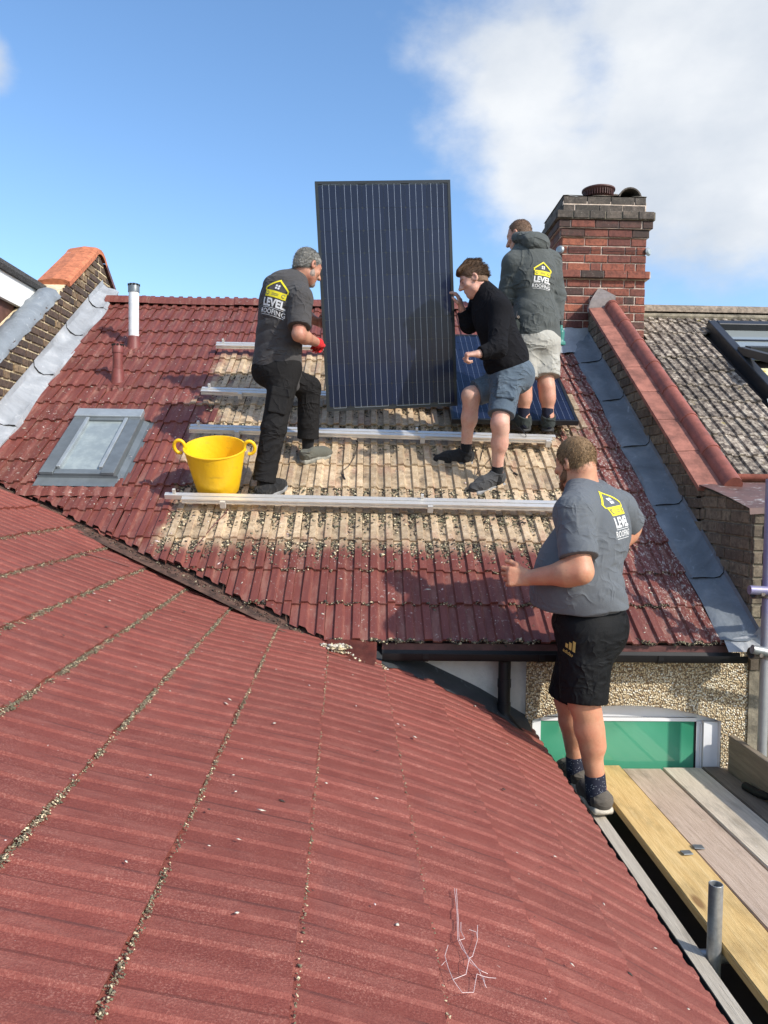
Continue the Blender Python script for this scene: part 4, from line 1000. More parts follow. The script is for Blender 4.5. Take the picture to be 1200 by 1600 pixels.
rail((297, 669), (868, 686), 'long aluminium rail under the boots of the man in the grey hoodie', .0, [dpx((297, 669), (372, 671)), dpx((297, 669), (660, 680)), dpx((297, 669), (855, 685))])
rail((315, 610), (760, 626), 'aluminium rail second from the ridge, behind the black trousers', .0, [.33, 1.2])
rail((338, 539), (760, 546), 'topmost aluminium rail, level with the red glove', .0, [.4, 1.4])

# ================================================================== solar panels
PW, PH = .992, 1.645
CELLM = None
def panel(o3, ux, uz, un, label):
    """o3: lower left corner; ux across, uz up the panel, un its face normal"""
    ux, uz, un = V(ux).normalized(), V(uz).normalized(), V(un).normalized(); o = thing('solar_panel', label, 'solar panel', o3, 'solar panels')
    T = .04
    b = B(); fw = .021
    b.obox(o3, ux, uz, un, (0, 0, -T), (fw, PH, .0)); b.obox(o3, ux, uz, un, (PW-fw, 0, -T), (PW, PH, .0)); b.obox(o3, ux, uz, un, (fw, 0, -T), (PW-fw, fw, .0)); b.obox(o3, ux, uz, un, (fw, PH-fw, -T), (PW-fw, PH, .0))
    b.done('frame', M['frame_black'], o)
    b = B(); b.obox(o3, ux, uz, un, (fw-.001, fw-.001, -.012), (PW-fw+.001, PH-fw+.001, -.006)); b.done('backsheet', M['backsheet'], o)
    cs = .1565; gx = (PW-6*cs-5*.002)/2; gy = (PH-10*cs-9*.002)/2
    R = Matrix((ux, uz, un)).transposed().to_4x4()
    global CELLM
    if CELLM is None:
        ch = .008; q = [(ch, 0), (cs-ch, 0), (cs, ch), (cs, cs-ch), (cs-ch, cs), (ch, cs), (0, cs-ch), (0, ch)]
        CELLM = mesh_from('solar_cell', [(x, y, 0) for x, y in q]+[(x, y, -.002) for x, y in q], [tuple(range(8))]+[(i, i+8, (i+1) % 8+8, (i+1) % 8) for i in range(8)], M['cell'])
    for i in range(6):
        for j in range(10):
            obj('solar_cell', CELLM, o, mat4=Matrix.Translation(V(o3)+ux*(gx+i*(cs+.002))+uz*(gy+j*(cs+.002))+un*-.0038) @ R)
    for i in range(6):
        for q in (.2, .5, .8):
            xx = gx+i*(cs+.002)+cs*q; b = B(); b.obox(o3, ux, uz, un, (xx-.0008, gy-.012, -.0037), (xx+.0008, PH-gy+.012, -.0033)); b.done('busbar', M['busbar'], o)
    b = B()
    for i0, top_ in ((0, 1), (2, 1), (4, 1), (-1, 0), (1, 0), (3, 0), (5, 0)):
        xa = gx+max(i0, 0)*(cs+.002)+cs*.2; xb = gx+(min(i0+1, 5))*(cs+.002)+cs*.8
        if i0 == -1: xb = gx+cs*.8
        if i0 == 5: xa = gx+5*(cs+.002)+cs*.2
        yy = PH-gy+.008 if top_ else gy-.012
        b.obox(o3, ux, uz, un, (xa, yy, -.0038), (xb, yy+.004, -.0032))
    b.done('ribbon', M['busbar'], o)
    return o
pBL = at(512, 643, 5.66); pTL = at(493, 289, 5.52); pBR = at(714, 633, 5.74)
uz = (pTL-pBL).normalized(); ux = (pBR-pBL); ux = (ux-uz*ux.dot(uz)).normalized(); un = ux.cross(uz)
pBL = at(511, 643, 5.68)
HELD = panel(pBL, ux, uz, un, 'upright black solar panel carried between two roofers')
PAN_O, PAN_X, PAN_Z, PAN_N = pBL, ux, uz, un
l0 = onroof(706, 655, .17); 
panel(l0, X, SL, NR, 'blue tinted solar panel laid on the rails beside the chimney')

# ================================================================== yellow tub
pb = onroof(340, 772, .03)
tub = thing('tub', 'yellow flexible two handled tub standing on the tiles behind the lowest rail', 'tub', pb)
rt, rb, ht = .196, .142, .325
tilt = V((.0, -.44, .9)).normalized()
base_c = pb+V((0, .03, .022))
b = B(); b.lathe([(.002, .004), (rb-.01, .0), (rb, .012), (rb+.35*(rt-rb), .33*ht), (rb+.7*(rt-rb), .68*ht), (rt, ht-.004), (rt+.006, ht), (rt+.005, ht+.006), (rt-.004, ht+.006), (rt-.009, ht-.01), (rb+.66*(rt-rb)-.006, .66*ht), (rb-.008, .02), (.002, .014)], base_c, 48, ax=tilt)
for v in b.bm.verts:                                       # flexible wall: pulled out at the handles
    q = v.co-base_c; h = q.dot(tilt)/ht; v.co.x = base_c.x+q.x*(1+.045*h); v.co.y = base_c.y+q.y*(1-.06*h)
b.done('tub_wall', M['yellow'], tub, smooth=True)
for sgn in (-1, 1):
    c = base_c+tilt*(ht-.0)+X*sgn*(rt*1.045); b = B(); pts = []
    for i in range(17):
        a = math.pi+.5-(2*math.pi-.7)*i/16
        pts.append(c+X*sgn*(.030+.036*math.cos(a))+tilt*(.004+.046*math.sin(a)))
    b.tube(pts, .0125, 10); b.done('handle', M['yellow'], tub, smooth=True)

# ================================================================== scaffold
HB = CZ-1.586
def board(x0, x1, name, label, mat, y0=.25, y1=4.225, z=HB, tilt_=0, t=.038, grp='scaffold boards'):
    o = B(); n_ = 16; rows = []
    o.box((x0, y0, z-t), (x1, y1, z)); bmesh.ops.subdivide_edges(o.bm, edges=[e for e in o.bm.edges if abs(e.verts[0].co.y-e.verts[1].co.y) > 1], cuts=14)
    ph = random.uniform(0, 6)
    for v in o.bm.verts: v.co.z += .004*math.sin(v.co.y*1.7+ph)+tilt_*(v.co.x-x0); v.co.x += .002*math.sin(v.co.y*2.3+ph)
    bmesh.ops.recalc_face_normals(o.bm, faces=o.bm.faces[:])
    bmesh.ops.bevel(o.bm, geom=[e for e in o.bm.edges if abs(e.verts[0].co.y-e.verts[1].co.y) > .1 and (len([f for f in e.link_faces]) == 2 and e.calc_face_angle(0) > .5)], offset=.004, segments=2, affect='EDGES')
    r = o.done(name, mat, None, base=((x0+x1)/2, y0, z)); top(r, label, 'board', grp); return r
board(1.266, 1.466, 'scaffold_board', 'new yellow timber scaffold board beside the narrow gap', M['wood_yellow'], z=HB+.001)
board(1.472, 1.697, 'scaffold_board', 'pinkish worn scaffold board next to the yellow one', M['wood_pink'], y1=4.21, z=HB-.004)
board(1.707, 1.932, 'scaffold_board', 'pale grey weathered scaffold board between the pinkish and the dark one', M['wood_grey'], y1=4.215)
board(1.938, 2.165, 'scaffold_board', 'dark grey scaffold board along the toe board', M['wood_dark'], y1=4.22, z=HB-.002)
board(1.115, 1.207, 'edge_batten', 'narrow grey timber at the roof edge under the front man', M['wood_lip'], z=HB-.045, y1=4.2, t=.06, grp=None)
board(1.27, 1.56, 'gap_dark_filler', 'dark filler slab added to black out the gap beside the yellow board', M['deck'], z=HB-.20, y1=4.2, t=.05, grp=None)  # added slab: blocks the view down so the gap reads as black shade
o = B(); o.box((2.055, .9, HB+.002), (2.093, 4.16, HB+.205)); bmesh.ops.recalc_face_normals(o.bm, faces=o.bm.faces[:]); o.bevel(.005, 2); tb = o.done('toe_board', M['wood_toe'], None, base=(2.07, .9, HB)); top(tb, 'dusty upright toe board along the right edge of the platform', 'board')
# transoms that carry the boards
for i, yy in enumerate((1.15, 2.62, 3.86)):
    b = B(); b.tube([(1.02, yy, HB-.085), (2.9, yy, HB-.085)], .0242, 12)
    tr = b.done('scaffold_transom', M['galv'], None, smooth=True, base=(1.0, yy, HB-.085)); top(tr, 'steel tube crossing under the scaffold boards '+('at their near end', 'below the standing tube end', 'close to the green window')[i], 'tube', 'transoms under the platform')
# stub standing in the gap
def hollow_tube(p, h, r, name, mat, ri=.0205):
    b = B(); b.lathe([(r, 0), (r, h-.001), (r-.001, h), (ri+.001, h), (ri, h-.001), (ri, .02)], p, 24); return b.done(name, mat, None, smooth=True, base=p)
sp = V((1.236, 2.56, HB-.19)); st = hollow_tube(sp, .19+.212, .0242, 'scaffold_tube', M['galv'], .0205); top(st, 'open galvanised tube end sticking up in the gap beside the yellow board', 'tube')
# standard at the right with couplers
pp = V((2.145, 3.97, GZ)); b = B(); b.lathe([(.0242, 0), (.0242, CZ+.06), (.0205, CZ+.06), (.0205, CZ)], pp, 24); pole = b.done('scaffold_standard', M['purple'], None, smooth=True, base=pp); top(pole, 'purple grey upright scaffold pole at the right edge', 'pole')
def coupler(c, parent):
    b = B(); b.lathe([(.026, -.026), (.034, -.024), (.034, .024), (.026, .026)], c, 16); b.obox(c, X, Y_, Z, (-.05, -.014, -.02), (-.03, .014, .02)); b.tube([c+V((-.045, -.045, .0)), c+V((-.045, .03, 0))], .006, 8); b.tube([c+V((-.045, -.05, 0)), c+V((-.045, -.035, 0))], .0115, 6)
    b.lathe([(.026, -.024), (.033, -.022), (.033, .022), (.026, .024)], c+V((-.052, .01, .0)), 14, ax=(1, .25, 0)); return b.done('coupler', M['steel_rust'], parent, smooth=True)
for (px, py), nm, lab, m_ in (((1193, 927), 'ledger_tube', 'short tube end clamped to the upright pole beside the lead flap', 'purple'), ((1193, 1022), 'ledger_tube', 'tube clamped to the upright pole at the end of the black gutter', 'galv')):
    c = at(px, py, 3.96); c.x = 2.145; c.y = 3.97; coupler(c, pole)
    b = B(); e0 = c+V((-.11 if py < 1000 else -.085, .02, .02 if py < 1000 else .03)); b.tube([e0+V((0, -.048, 0)), c+V((.9, -.03, -.16 if py > 1000 else -.02))], .0242, 18)
    o = b.done(nm, M[m_], None, smooth=True, base=c); top(o, lab, 'tube', None)
# loose zinc clips on the boards
for px, py, lab, a in ((1073, 1333, 'zinc plate lying on the yellow board edge', .1), (1091, 1324, 'zinc plate lying on the pinkish board', -.05)):
    d = at(px, py, 1)-CAMP; c = CAMP+d*((HB+.004-CZ)/d.z); b = B(); b.obox(c, V((math.cos(a), math.sin(a), 0)), V((-math.sin(a), math.cos(a), 0)), Z, (-.022, -.018, 0), (.022, .018, .005)); b.bevel(.001); o = b.done('clip_plate', M['clip'], None, base=c); top(o, lab, 'clip')
# dark strap and wire by the toe board
d = at(1185, 1240, 1)-CAMP; c = CAMP+d*((HB+.02-CZ)/d.z); b = B(); b.tube([c+V((-.02, .1, 0)), c, c+V((.04, -.12, .02)), c+V((.10, -.22, 0))], .022, 10); o = b.done('rubber_strap', M['black_plastic'], None, smooth=True, base=c); top(o, 'black rubber strap lying against the toe board', 'strap')
b = B(); c = V((2.074, 3.72, HB+.207)); b.tube([c+V((-.024, 0, -.05)), c+V((-.026, 0, -.01)), c+V((-.01, 0, .008)), c+V((.03, .01, .01)), c+V((.06, .02, .0))], .003, 6); o = b.done('wire_tie', M['twine'], None, smooth=True, base=c); top(o, 'pale wire tie bent over the toe board', 'wire')

# ------------------------------------------------------------------ loose cables and twine
def on_ext(px, py, h=.024):
    d = at(px, py, 1)-CAMP; d.normalize(); t0_ = .4
    prev = None
    for i in range(900):
        t_ = .6+.006*i; p = CAMP+d*t_
        # find the roof height at p by the course profile
        xx = p.x-0; zz = None
        for k in range(12):
            a = ept(k, p.y); b_ = ept(k+1, p.y)
            if b_.x <= xx <= a.x: zz = a.z+(b_.z-a.z)*(a.x-xx)/(a.x-b_.x); break
        if zz is not None and p.z < zz+h: return p
    return p
tw = B()
for path in ([(710, 1390), (714, 1430), (715, 1470), (722, 1485), (733, 1505), (748, 1522), (760, 1545)], [(713, 1391), (716, 1440), (717, 1468), (735, 1507), (752, 1525), (762, 1526)], [(746, 1452), (746, 1470), (738, 1500), (733, 1505), (728, 1525), (708, 1535)], [(700, 1484), (695, 1500), (700, 1520), (708, 1540), (722, 1555), (740, 1553), (745, 1530), (755, 1530), (758, 1545)], [(720, 1445), (720, 1460), (726, 1470), (717, 1472)], [(733, 1455), (744, 1460), (746, 1470)], [(750, 1527), (764, 1531), (775, 1534)], [(690, 1510), (697, 1509), (700, 1515)]):
    tw.tube([on_ext(*p)+Z*random.uniform(.002, .012) for p in path], .00065, 5)
o = tw.done('twine', M['twine'], None, base=on_ext(733, 1505)); top(o, 'frayed tangle of pinkish white twine on the foreground tiles', 'twine')
b = B(); pp_ = [on_ext(*p) for p in ((105, 860), (135, 865), (170, 875), (200, 885), (225, 888), (255, 885), (280, 882))]
pp_ += [onroof(*p, .03) for p in ((300, 862), (330, 825), (352, 802), (358, 792))]
b.tube(pp_, .0035, 6); o = b.done('cable', M['wire_red'], None, smooth=True, base=pp_[3]); top(o, 'thin brown cable trailing over the valley from the lowest rail', 'cable')
b = B(); b.tube([onroof(*p, h) for p, h in (((797, 672), .1), ((812, 668), .16), ((822, 680), .14), ((821, 692), .05), ((800, 694), .04), ((770, 712), .03), ((745, 742), .03), ((757, 690), .04))], .003, 6); o = b.done('cable', M['wire_black'], None, smooth=True, base=onroof(800, 694, .03)); top(o, 'thin black cable looped on the bare tiles by the boots', 'cable')
b = B(); b.tube([onroof(*p, .03) for p in ((790, 705), (795, 725), (800, 735), (806, 742))], .003, 6); b.tube([onroof(*p, .03) for p in ((803, 739), (808, 742))], .009, 8); o = b.done('cable', M['wire_black'], None, smooth=True, base=onroof(795, 725, .03)); top(o, 'short black lead with a plug lying beside the right shoe', 'cable')
b = B(); b.tube([onroof(*p, .03) for p in ((560, 690), (553, 715), (545, 728), (536, 735), (538, 748))], .003, 6); b.tube([onroof(*p, .03) for p in ((535, 742), (539, 750))], .009, 8); o = b.done('cable', M['wire_black'], None, smooth=True, base=onroof(545, 728, .03)); top(o, 'short black lead lying on the bare tiles left of the black shoe', 'cable')
# ================================================================== people: smooth implicit bodies meshed by surface nets
def smin(a, b, k):
    h = np.clip(.5+.5*(b-a)/k, 0, 1); return b*(1-h)+a*h-k*h*(1-h)
class SDF:
    def __init__(s, h=.006): s.ops = []; s.h = h; s.disp = []
    def cap(s, a, b, ra, rb=None, k=.03, cuts=(), sub=False, sq=None):
        s.ops.append(('c', np.array(a, float), np.array(b, float), ra, ra if rb is None else rb, k, cuts, sub, sq)); return s
    def ell(s, c, ax, r, k=.03, cuts=(), sub=False):
        s.ops.append(('e', np.array(c, float), np.array([tuple(v) for v in ax], float), np.array(r, float), None, k, cuts, sub, None)); return s
    def box(s, c, ax, r, rd, k=.01, cuts=(), sub=False):
        s.ops.append(('b', np.array(c, float), np.array([tuple(v) for v in ax], float), np.array(r, float), rd, k, cuts, sub, None)); return s
    def fold(s, c, rad, d, freq, amp, seed=0):
        s.disp.append((np.array(c, float), rad, np.array(d, float), freq, amp, seed)); return s
    def build(s, name, mats, parent, matfn=None):
        lo = np.full(3, 1e9); hi = -lo
        for o in s.ops:
            if o[7]: continue
            if o[0] == 'c': r = max(o[3], o[4]); l = np.minimum(o[1], o[2])-r; u = np.maximum(o[1], o[2])+r
            else: r = np.linalg.norm(o[3]) if o[0] == 'b' else max(o[3]); l = o[1]-r; u = o[1]+r
            lo = np.minimum(lo, l); hi = np.maximum(hi, u)
        h = s.h; lo = lo-3*h; hi = hi+3*h; n = np.ceil((hi-lo)/h).astype(int)+1
        D = np.full(n, 1.0, np.float32); axs = [lo[i]+h*np.arange(n[i]) for i in range(3)]
        for o in s.ops:
            k = o[5]; pad = max(k, .02)+.03
            if o[0] == 'c': r = max(o[3], o[4]); l = np.minimum(o[1], o[2])-r-pad; u = np.maximum(o[1], o[2])+r+pad
            else: r = (np.linalg.norm(o[3])+o[4] if o[0] == 'b' else max(o[3])); l = o[1]-r-pad; u = o[1]+r+pad
            i0 = np.maximum(((l-lo)/h).astype(int), 0); i1 = np.minimum(((u-lo)/h).astype(int)+2, n)
            if np.any(i1 <= i0): continue
            gx, gy, gz = np.meshgrid(*[axs[i][i0[i]:i1[i]] for i in range(3)], indexing='ij', sparse=False)
            P = np.stack([gx, gy, gz], -1)
            if o[0] == 'c':
                ab = o[2]-o[1]; t = np.clip(((P-o[1])@ab)/max(ab@ab, 1e-9), 0, 1); q = P-(o[1]+t[..., None]*ab)
                if o[8] is not None:                      # flattened along a direction
                    dd, f = o[8]; dd = np.array(tuple(dd), float); q = q+(f-1)*(q@dd)[..., None]*dd
                d = np.linalg.norm(q, axis=-1)-(o[3]+(o[4]-o[3])*t)
            elif o[0] == 'e':
                q = (P-o[1])@o[2].T; k0 = np.linalg.norm(q/o[3], axis=-1); k1 = np.linalg.norm(q/o[3]**2, axis=-1); d = k0*(k0-1)/np.maximum(k1, 1e-6)
            else:
                q = np.abs((P-o[1])@o[2].T)-o[3]; d = np.linalg.norm(np.maximum(q, 0), axis=-1)+np.minimum(q.max(-1), 0)-o[4]
            for cp, cn in o[6]: d = np.maximum(d, (P-np.array(cp, float))@np.array(cn, float))
            sl_ = tuple(slice(i0[i], i1[i]) for i in range(3)); cur = D[sl_]
            D[sl_] = -smin(-cur, d, k) if o[7] else smin(cur, d, k)
        for c, rad, dr, fr, amp, seed in s.disp:
            l = c-rad; u = c+rad; i0 = np.maximum(((l-lo)/h).astype(int), 0); i1 = np.minimum(((u-lo)/h).astype(int)+2, n)
            if np.any(i1 <= i0): continue
            gx, gy, gz = np.meshgrid(*[axs[i][i0[i]:i1[i]] for i in range(3)], indexing='ij'); P = np.stack([gx, gy, gz], -1)-c
            w = np.clip(1-np.linalg.norm(P, axis=-1)/rad, 0, 1); w = w*w*(3-2*w)
            e1 = np.cross(dr, (.3, .5, .81)); e1 /= np.linalg.norm(e1); e2 = np.cross(dr, e1); fr = fr*2.1; amp = amp*.6
            ph = fr*(P@dr)+2.4*np.sin(8*(P@e1)+seed)+1.8*np.sin(13*(P@e2)+2*seed)+.9*np.sin(29*(P@e1)-1.3*seed)
            f = 1-2*np.abs(np.sin(ph*.5+seed))**.75; f = f*np.clip(.5+1.1*np.sin(11*(P@e1)+2.1*seed)*np.sin(9*(P@e2)+seed)+.5*np.sin(7*(P@dr)+seed), 0, 1)
            sl_ = tuple(slice(i0[i], i1[i]) for i in range(3)); D[sl_] += (amp*w*f).astype(np.float32)
        # surface nets
        ins = D < 0; c8 = [(a, b, c) for a in (0, 1) for b in (0, 1) for c in (0, 1)]
        cell = [ins[a:n[0]-1+a, b:n[1]-1+b, c:n[2]-1+c] for a, b, c in c8]
        anyi = np.logical_or.reduce(cell); alli = np.logical_and.reduce(cell); mix = anyi & ~alli
        I = np.argwhere(mix); idx = -np.ones(mix.shape, np.int64); idx[mix] = np.arange(len(I))
        vals = np.stack([D[I[:, 0]+a, I[:, 1]+b, I[:, 2]+c] for a, b, c in c8], 1)
        acc = np.zeros((len(I), 3)); cnt = np.zeros(len(I)); C = np.array(c8, float)
        for i in range(8):
            for j in range(i+1, 8):
                if np.abs(C[i]-C[j]).sum() != 1: continue
                a, b = vals[:, i], vals[:, j]; m = (a < 0) != (b < 0); t = np.where(m, a/np.where(m, a-b, 1), 0)
                acc += np.where(m[:, None], C[i]+t[:, None]*(C[j]-C[i]), 0); cnt += m
        vs = lo+h*(I+acc/np.maximum(cnt, 1)[:, None]); faces = []
        for ax in range(3):
            b, c = [(1, 2), (2, 0), (0, 1)][ax]
            s0 = [slice(None)]*3; s1 = [slice(None)]*3; s0[ax] = slice(0, -1); s1[ax] = slice(1, None)
            A = ins[tuple(s0)]; Bq = ins[tuple(s1)]; E = np.argwhere(A != Bq)
            ok = (E[:, b] > 0) & (E[:, c] > 0) & (E[:, b] < n[b]-1) & (E[:, c] < n[c]-1); E = E[ok]
            def cid(db, dc):
                q = E.copy(); q[:, b] -= db; q[:, c] -= dc; return idx[q[:, 0], q[:, 1], q[:, 2]]
            q = np.stack([cid(1, 1), cid(0, 1), cid(0, 0), cid(1, 0)], 1); fl = ~A[tuple(E.T)]
            q[fl] = q[fl][:, ::-1]; faces.append(q)
        fs = np.concatenate(faces); fs = fs[(fs >= 0).all(1)]
        off = np.array(WM(parent).translation) if parent is not None else np.zeros(3)
        me = bpy.data.meshes.new(name); me.vertices.add(len(vs)); me.vertices.foreach_set('co', (vs-off).ravel())
        me.loops.add(fs.size); me.loops.foreach_set('vertex_index', fs.ravel().astype(np.int32)); me.polygons.add(len(fs))
        me.polygons.foreach_set('loop_start', np.arange(0, fs.size, 4, dtype=np.int32))
        mats = mats if isinstance(mats, (list, tuple)) else [mats]
        for m in mats: me.materials.append(m)
        if matfn is not None: me.polygons.foreach_set('material_index', matfn(vs[fs].mean(1)).astype(np.int32))
        me.polygons.foreach_set('use_smooth', [True]*len(me.polygons)); me.update(); me.validate()
        o = bpy.data.objects.new(name, me); o.location = off; attach(o, parent); return o

def nv(*a): return V(a[0] if len(a) == 1 else a).normalized()
def frame_of(fwd, up):
    U = nv(up); Fw = nv(V(fwd)-U*V(fwd).dot(U)); return Fw.cross(U), Fw, U     # right, forward, up
def head_skin(S, c, fwd, up, neck, sc=1., nr=.056):
    R, Fd, U = frame_of(fwd, up); ax = (R, Fd, U); P = lambda r, f, u: V(c)+(R*r+Fd*f+U*u)*sc
    S.cap(neck, P(0, -.022, -.05), nr*1.05, nr, .04)
    S.ell(P(0, -.012, .025), ax, V((.076, .096, .090))*sc, .02); S.ell(P(0, .030, -.035), ax, V((.060, .062, .082))*sc, .03)
    S.cap(P(-.038, .028, -.075), P(0, .062, -.098), .024*sc, .022*sc, .03); S.cap(P(.038, .028, -.075), P(0, .062, -.098), .024*sc, .022*sc, .03)
    S.ell(P(0, .068, .022), ax, V((.052, .022, .014))*sc, .018)
    for sg in (-1, 1):
        S.ell(P(.033*sg, .098, -.002), ax, V((.020, .014, .012))*sc, .012, sub=True)
        S.ell(P(.033*sg, .074, -.003), ax, V((.014, .013, .011))*sc, .006)
        S.ell(P(.044*sg, .062, -.030), ax, V((.022, .020, .016))*sc, .02)
        S.ell(P(.078*sg, -.006, -.010), (nv(R+Fd*.35*sg), nv(Fd-R*.35*sg), U), V((.010, .021, .033))*sc, .008)
        S.ell(P(.083*sg, .000, -.008), (nv(R+Fd*.35*sg), nv(Fd-R*.35*sg), U), V((.007, .011, .018))*sc, .004, sub=True)
    S.cap(P(0, .088, .010), P(0, .114, -.030), .0095*sc, .0145*sc, .012); S.ell(P(.012, .100, -.034), ax, V((.010, .012, .008))*sc, .008); S.ell(P(-.012, .100, -.034), ax, V((.010, .012, .008))*sc, .008)
    S.ell(P(0, .088, -.058), ax, V((.024, .012, .006))*sc, .008); S.ell(P(0, .086, -.068), ax, V((.021, .012, .007))*sc, .008); S.cap(P(-.022, .096, -.0625), P(.022, .096, -.0625), .003*sc, .003*sc, .004, sub=True)
    return P, ax
def hair_mesh(P, ax, mat, parent, sc=1., thick=.012, front=(.078, .060), side=(.012, -.03), nape=(-.09, -.072), top=0., quiff=0, seed=1, h=.005, rough=.003, name='hair', widow=None):
    R, Fd, U = ax; S = SDF(h)
    def pl(a, b, sgn):
        dF, dU = b[0]-a[0], b[1]-a[1]; nF, nU = -dU*sgn, dF*sgn; l = math.hypot(nF, nU); return (P(0, a[0], a[1]), Fd*(nF/l)+U*(nU/l))
    c1 = pl(front, side, 1); c2 = pl(side, nape, 1)
    S.ell(P(0, -.012, .025+top*.4), ax, V((.076+thick, .096+thick, .090+thick+top))*sc, .01, cuts=(c1, c2))
    S.ell(P(0, -.045, -.045), ax, V((.060+thick*.6, .050+thick*.6, .06))*sc, .03, cuts=(c1, c2))
    if quiff:
        for i in range(-2, 3): S.cap(P(.022*i, .074, .085), P(.020*i, .0, .115), .020*sc, .022*sc, .015); 
        for i in range(-2, 3): S.cap(P(.020*i, .0, .115), P(.020*i, -.07, .09), .020*sc, .018*sc, .015)
    for i in range(10):
        S.fold(P(random.uniform(-.07, .07), random.uniform(-.1, .08), random.uniform(-.04, .13)), .07*sc, tuple(nv(R+Fd*random.uniform(-.4, .4))), 180, rough, seed+i)
    return S.build(name, mat, parent)
def strands(o, mat, parent, n, L, flow, wd=.0011, lift=.5, name='hair_strands', seed=0, sub=True):
    """short blades of hair standing on the hair cap"""
    me = o.data; r = np.random.default_rng(seed); nvt = len(me.vertices); co_ = np.empty(nvt*3); me.vertices.foreach_get('co', co_); co_ = co_.reshape(-1, 3); no = np.empty(nvt*3); me.vertices.foreach_get('normal', no); no = no.reshape(-1, 3)
    i = r.integers(0, nvt, n); p = co_[i]+r.normal(0, .0015, (n, 3)); nn = no[i]; fl = np.array(tuple(flow), float)
    d = nn*lift+fl+r.normal(0, .2, (n, 3)); d /= np.linalg.norm(d, axis=1)[:, None]; l = L*r.uniform(.5, 1.3, n)[:, None]
    s_ = np.cross(d, nn+r.normal(0, .4, (n, 3))); s_ /= np.maximum(np.linalg.norm(s_, axis=1), 1e-6)[:, None]
    q = p-nn*.002; vs = np.stack([q-s_*wd, q+s_*wd, q+d*l*.6+s_*wd*.8, q+d*l+nn*-.1*l, q+d*l*.6-s_*wd*.8], 1).reshape(-1, 3)
    fs = (np.array([[0, 1, 2, 3, 4]])+5*np.arange(n)[:, None])
    m2 = bpy.data.meshes.new(name); m2.vertices.add(len(vs)); m2.vertices.foreach_set('co', vs.ravel()); m2.loops.add(fs.size); m2.loops.foreach_set('vertex_index', fs.ravel().astype(np.int32)); m2.polygons.add(n); m2.polygons.foreach_set('loop_start', np.arange(0, fs.size, 5, dtype=np.int32)); m2.materials.append(mat); m2.update(); m2.validate()
    h = bpy.data.objects.new(name, m2); h.location = WM(o).translation; attach(h, o); h['kind'] = 'stuff'; return h
def surf_px(o, px, py):
    """point of a garment seen at a photo position"""
    base = V(WM(o).translation); bvh = BVHTree.FromPolygons([v.co+base for v in o.data.vertices], [p.vertices[:] for p in o.data.polygons]); d = (at(px, py, 1)-CAMP).normalized()
    h = bvh.ray_cast(CAMP, d); return h[0] if h[0] is not None else at(px, py, 5)
def brows_eyes(P, ax, parent, mat, sc=1.):
    R, Fd, U = ax; S = SDF(.003)
    for sg in (-1, 1): S.cap(P(.016*sg, .091, .018), P(.048*sg, .076, .021), .005*sc, .004*sc, .004)
    S.build('eyebrow', mat, parent)
    for sg in (-1, 1):
        S = SDF(.003); S.ell(P(.033*sg, .0795, -.003), ax, V((.0125, .009, .0065))*sc, .003); e = S.build('eye', M['eye'], parent)
def hand(S, w, D, Nn, T, curl=(.5, .6, .4), sc=1., spread=.10, thumb=.5, rad=1., fingers=None):
    """w wrist, D along the hand, Nn where the palm faces, T thumb side"""
    D = nv(D); Nn = nv(V(Nn)-D*V(Nn).dot(D)); T = nv(V(T)-D*V(T).dot(D)-Nn*V(T).dot(Nn)); w = V(w)
    for i in range(4):
        off = .033-.022*i; base = w+(D*(.088-.004*abs(i-1))+T*off)*sc
        S.cap(w+T*off*.55*sc+D*.01*sc, base, .016*sc*rad, .0125*sc*rad, .014)
        L = [(.044, .027, .022), (.048, .030, .023), (.045, .028, .023), (.036, .022, .020)][i]; p = base; a = 0
        cu = fingers[i] if fingers else curl
        sd = (T*(1.5-i)*spread)
        for j in range(3):
            a += cu[j]*1.25; d = (D*math.cos(a)+Nn*math.sin(a)+sd*math.cos(a)).normalized(); q = p+d*L[j]*sc; S.cap(p, q, (.0102-.0012*j)*sc*rad, (.0094-.0012*j)*sc*rad, .005); p = q
    b0 = w+(D*.030+T*.028)*sc; p = b0; d = (T*.75+D*.75+Nn*.25).normalized()
    S.cap(w+T*.012*sc, b0, .018*sc*rad, .016*sc*rad, .014)
    for j, L in enumerate((.040, .032, .026)):
        q = p+d*L*sc; S.cap(p, q, (.0135-.0015*j)*sc*rad, (.0125-.0015*j)*sc*rad, .007); p = q; d = (d*math.cos(thumb)+(D*.6+Nn*.6-T*.5).normalized()*math.sin(thumb)).normalized()
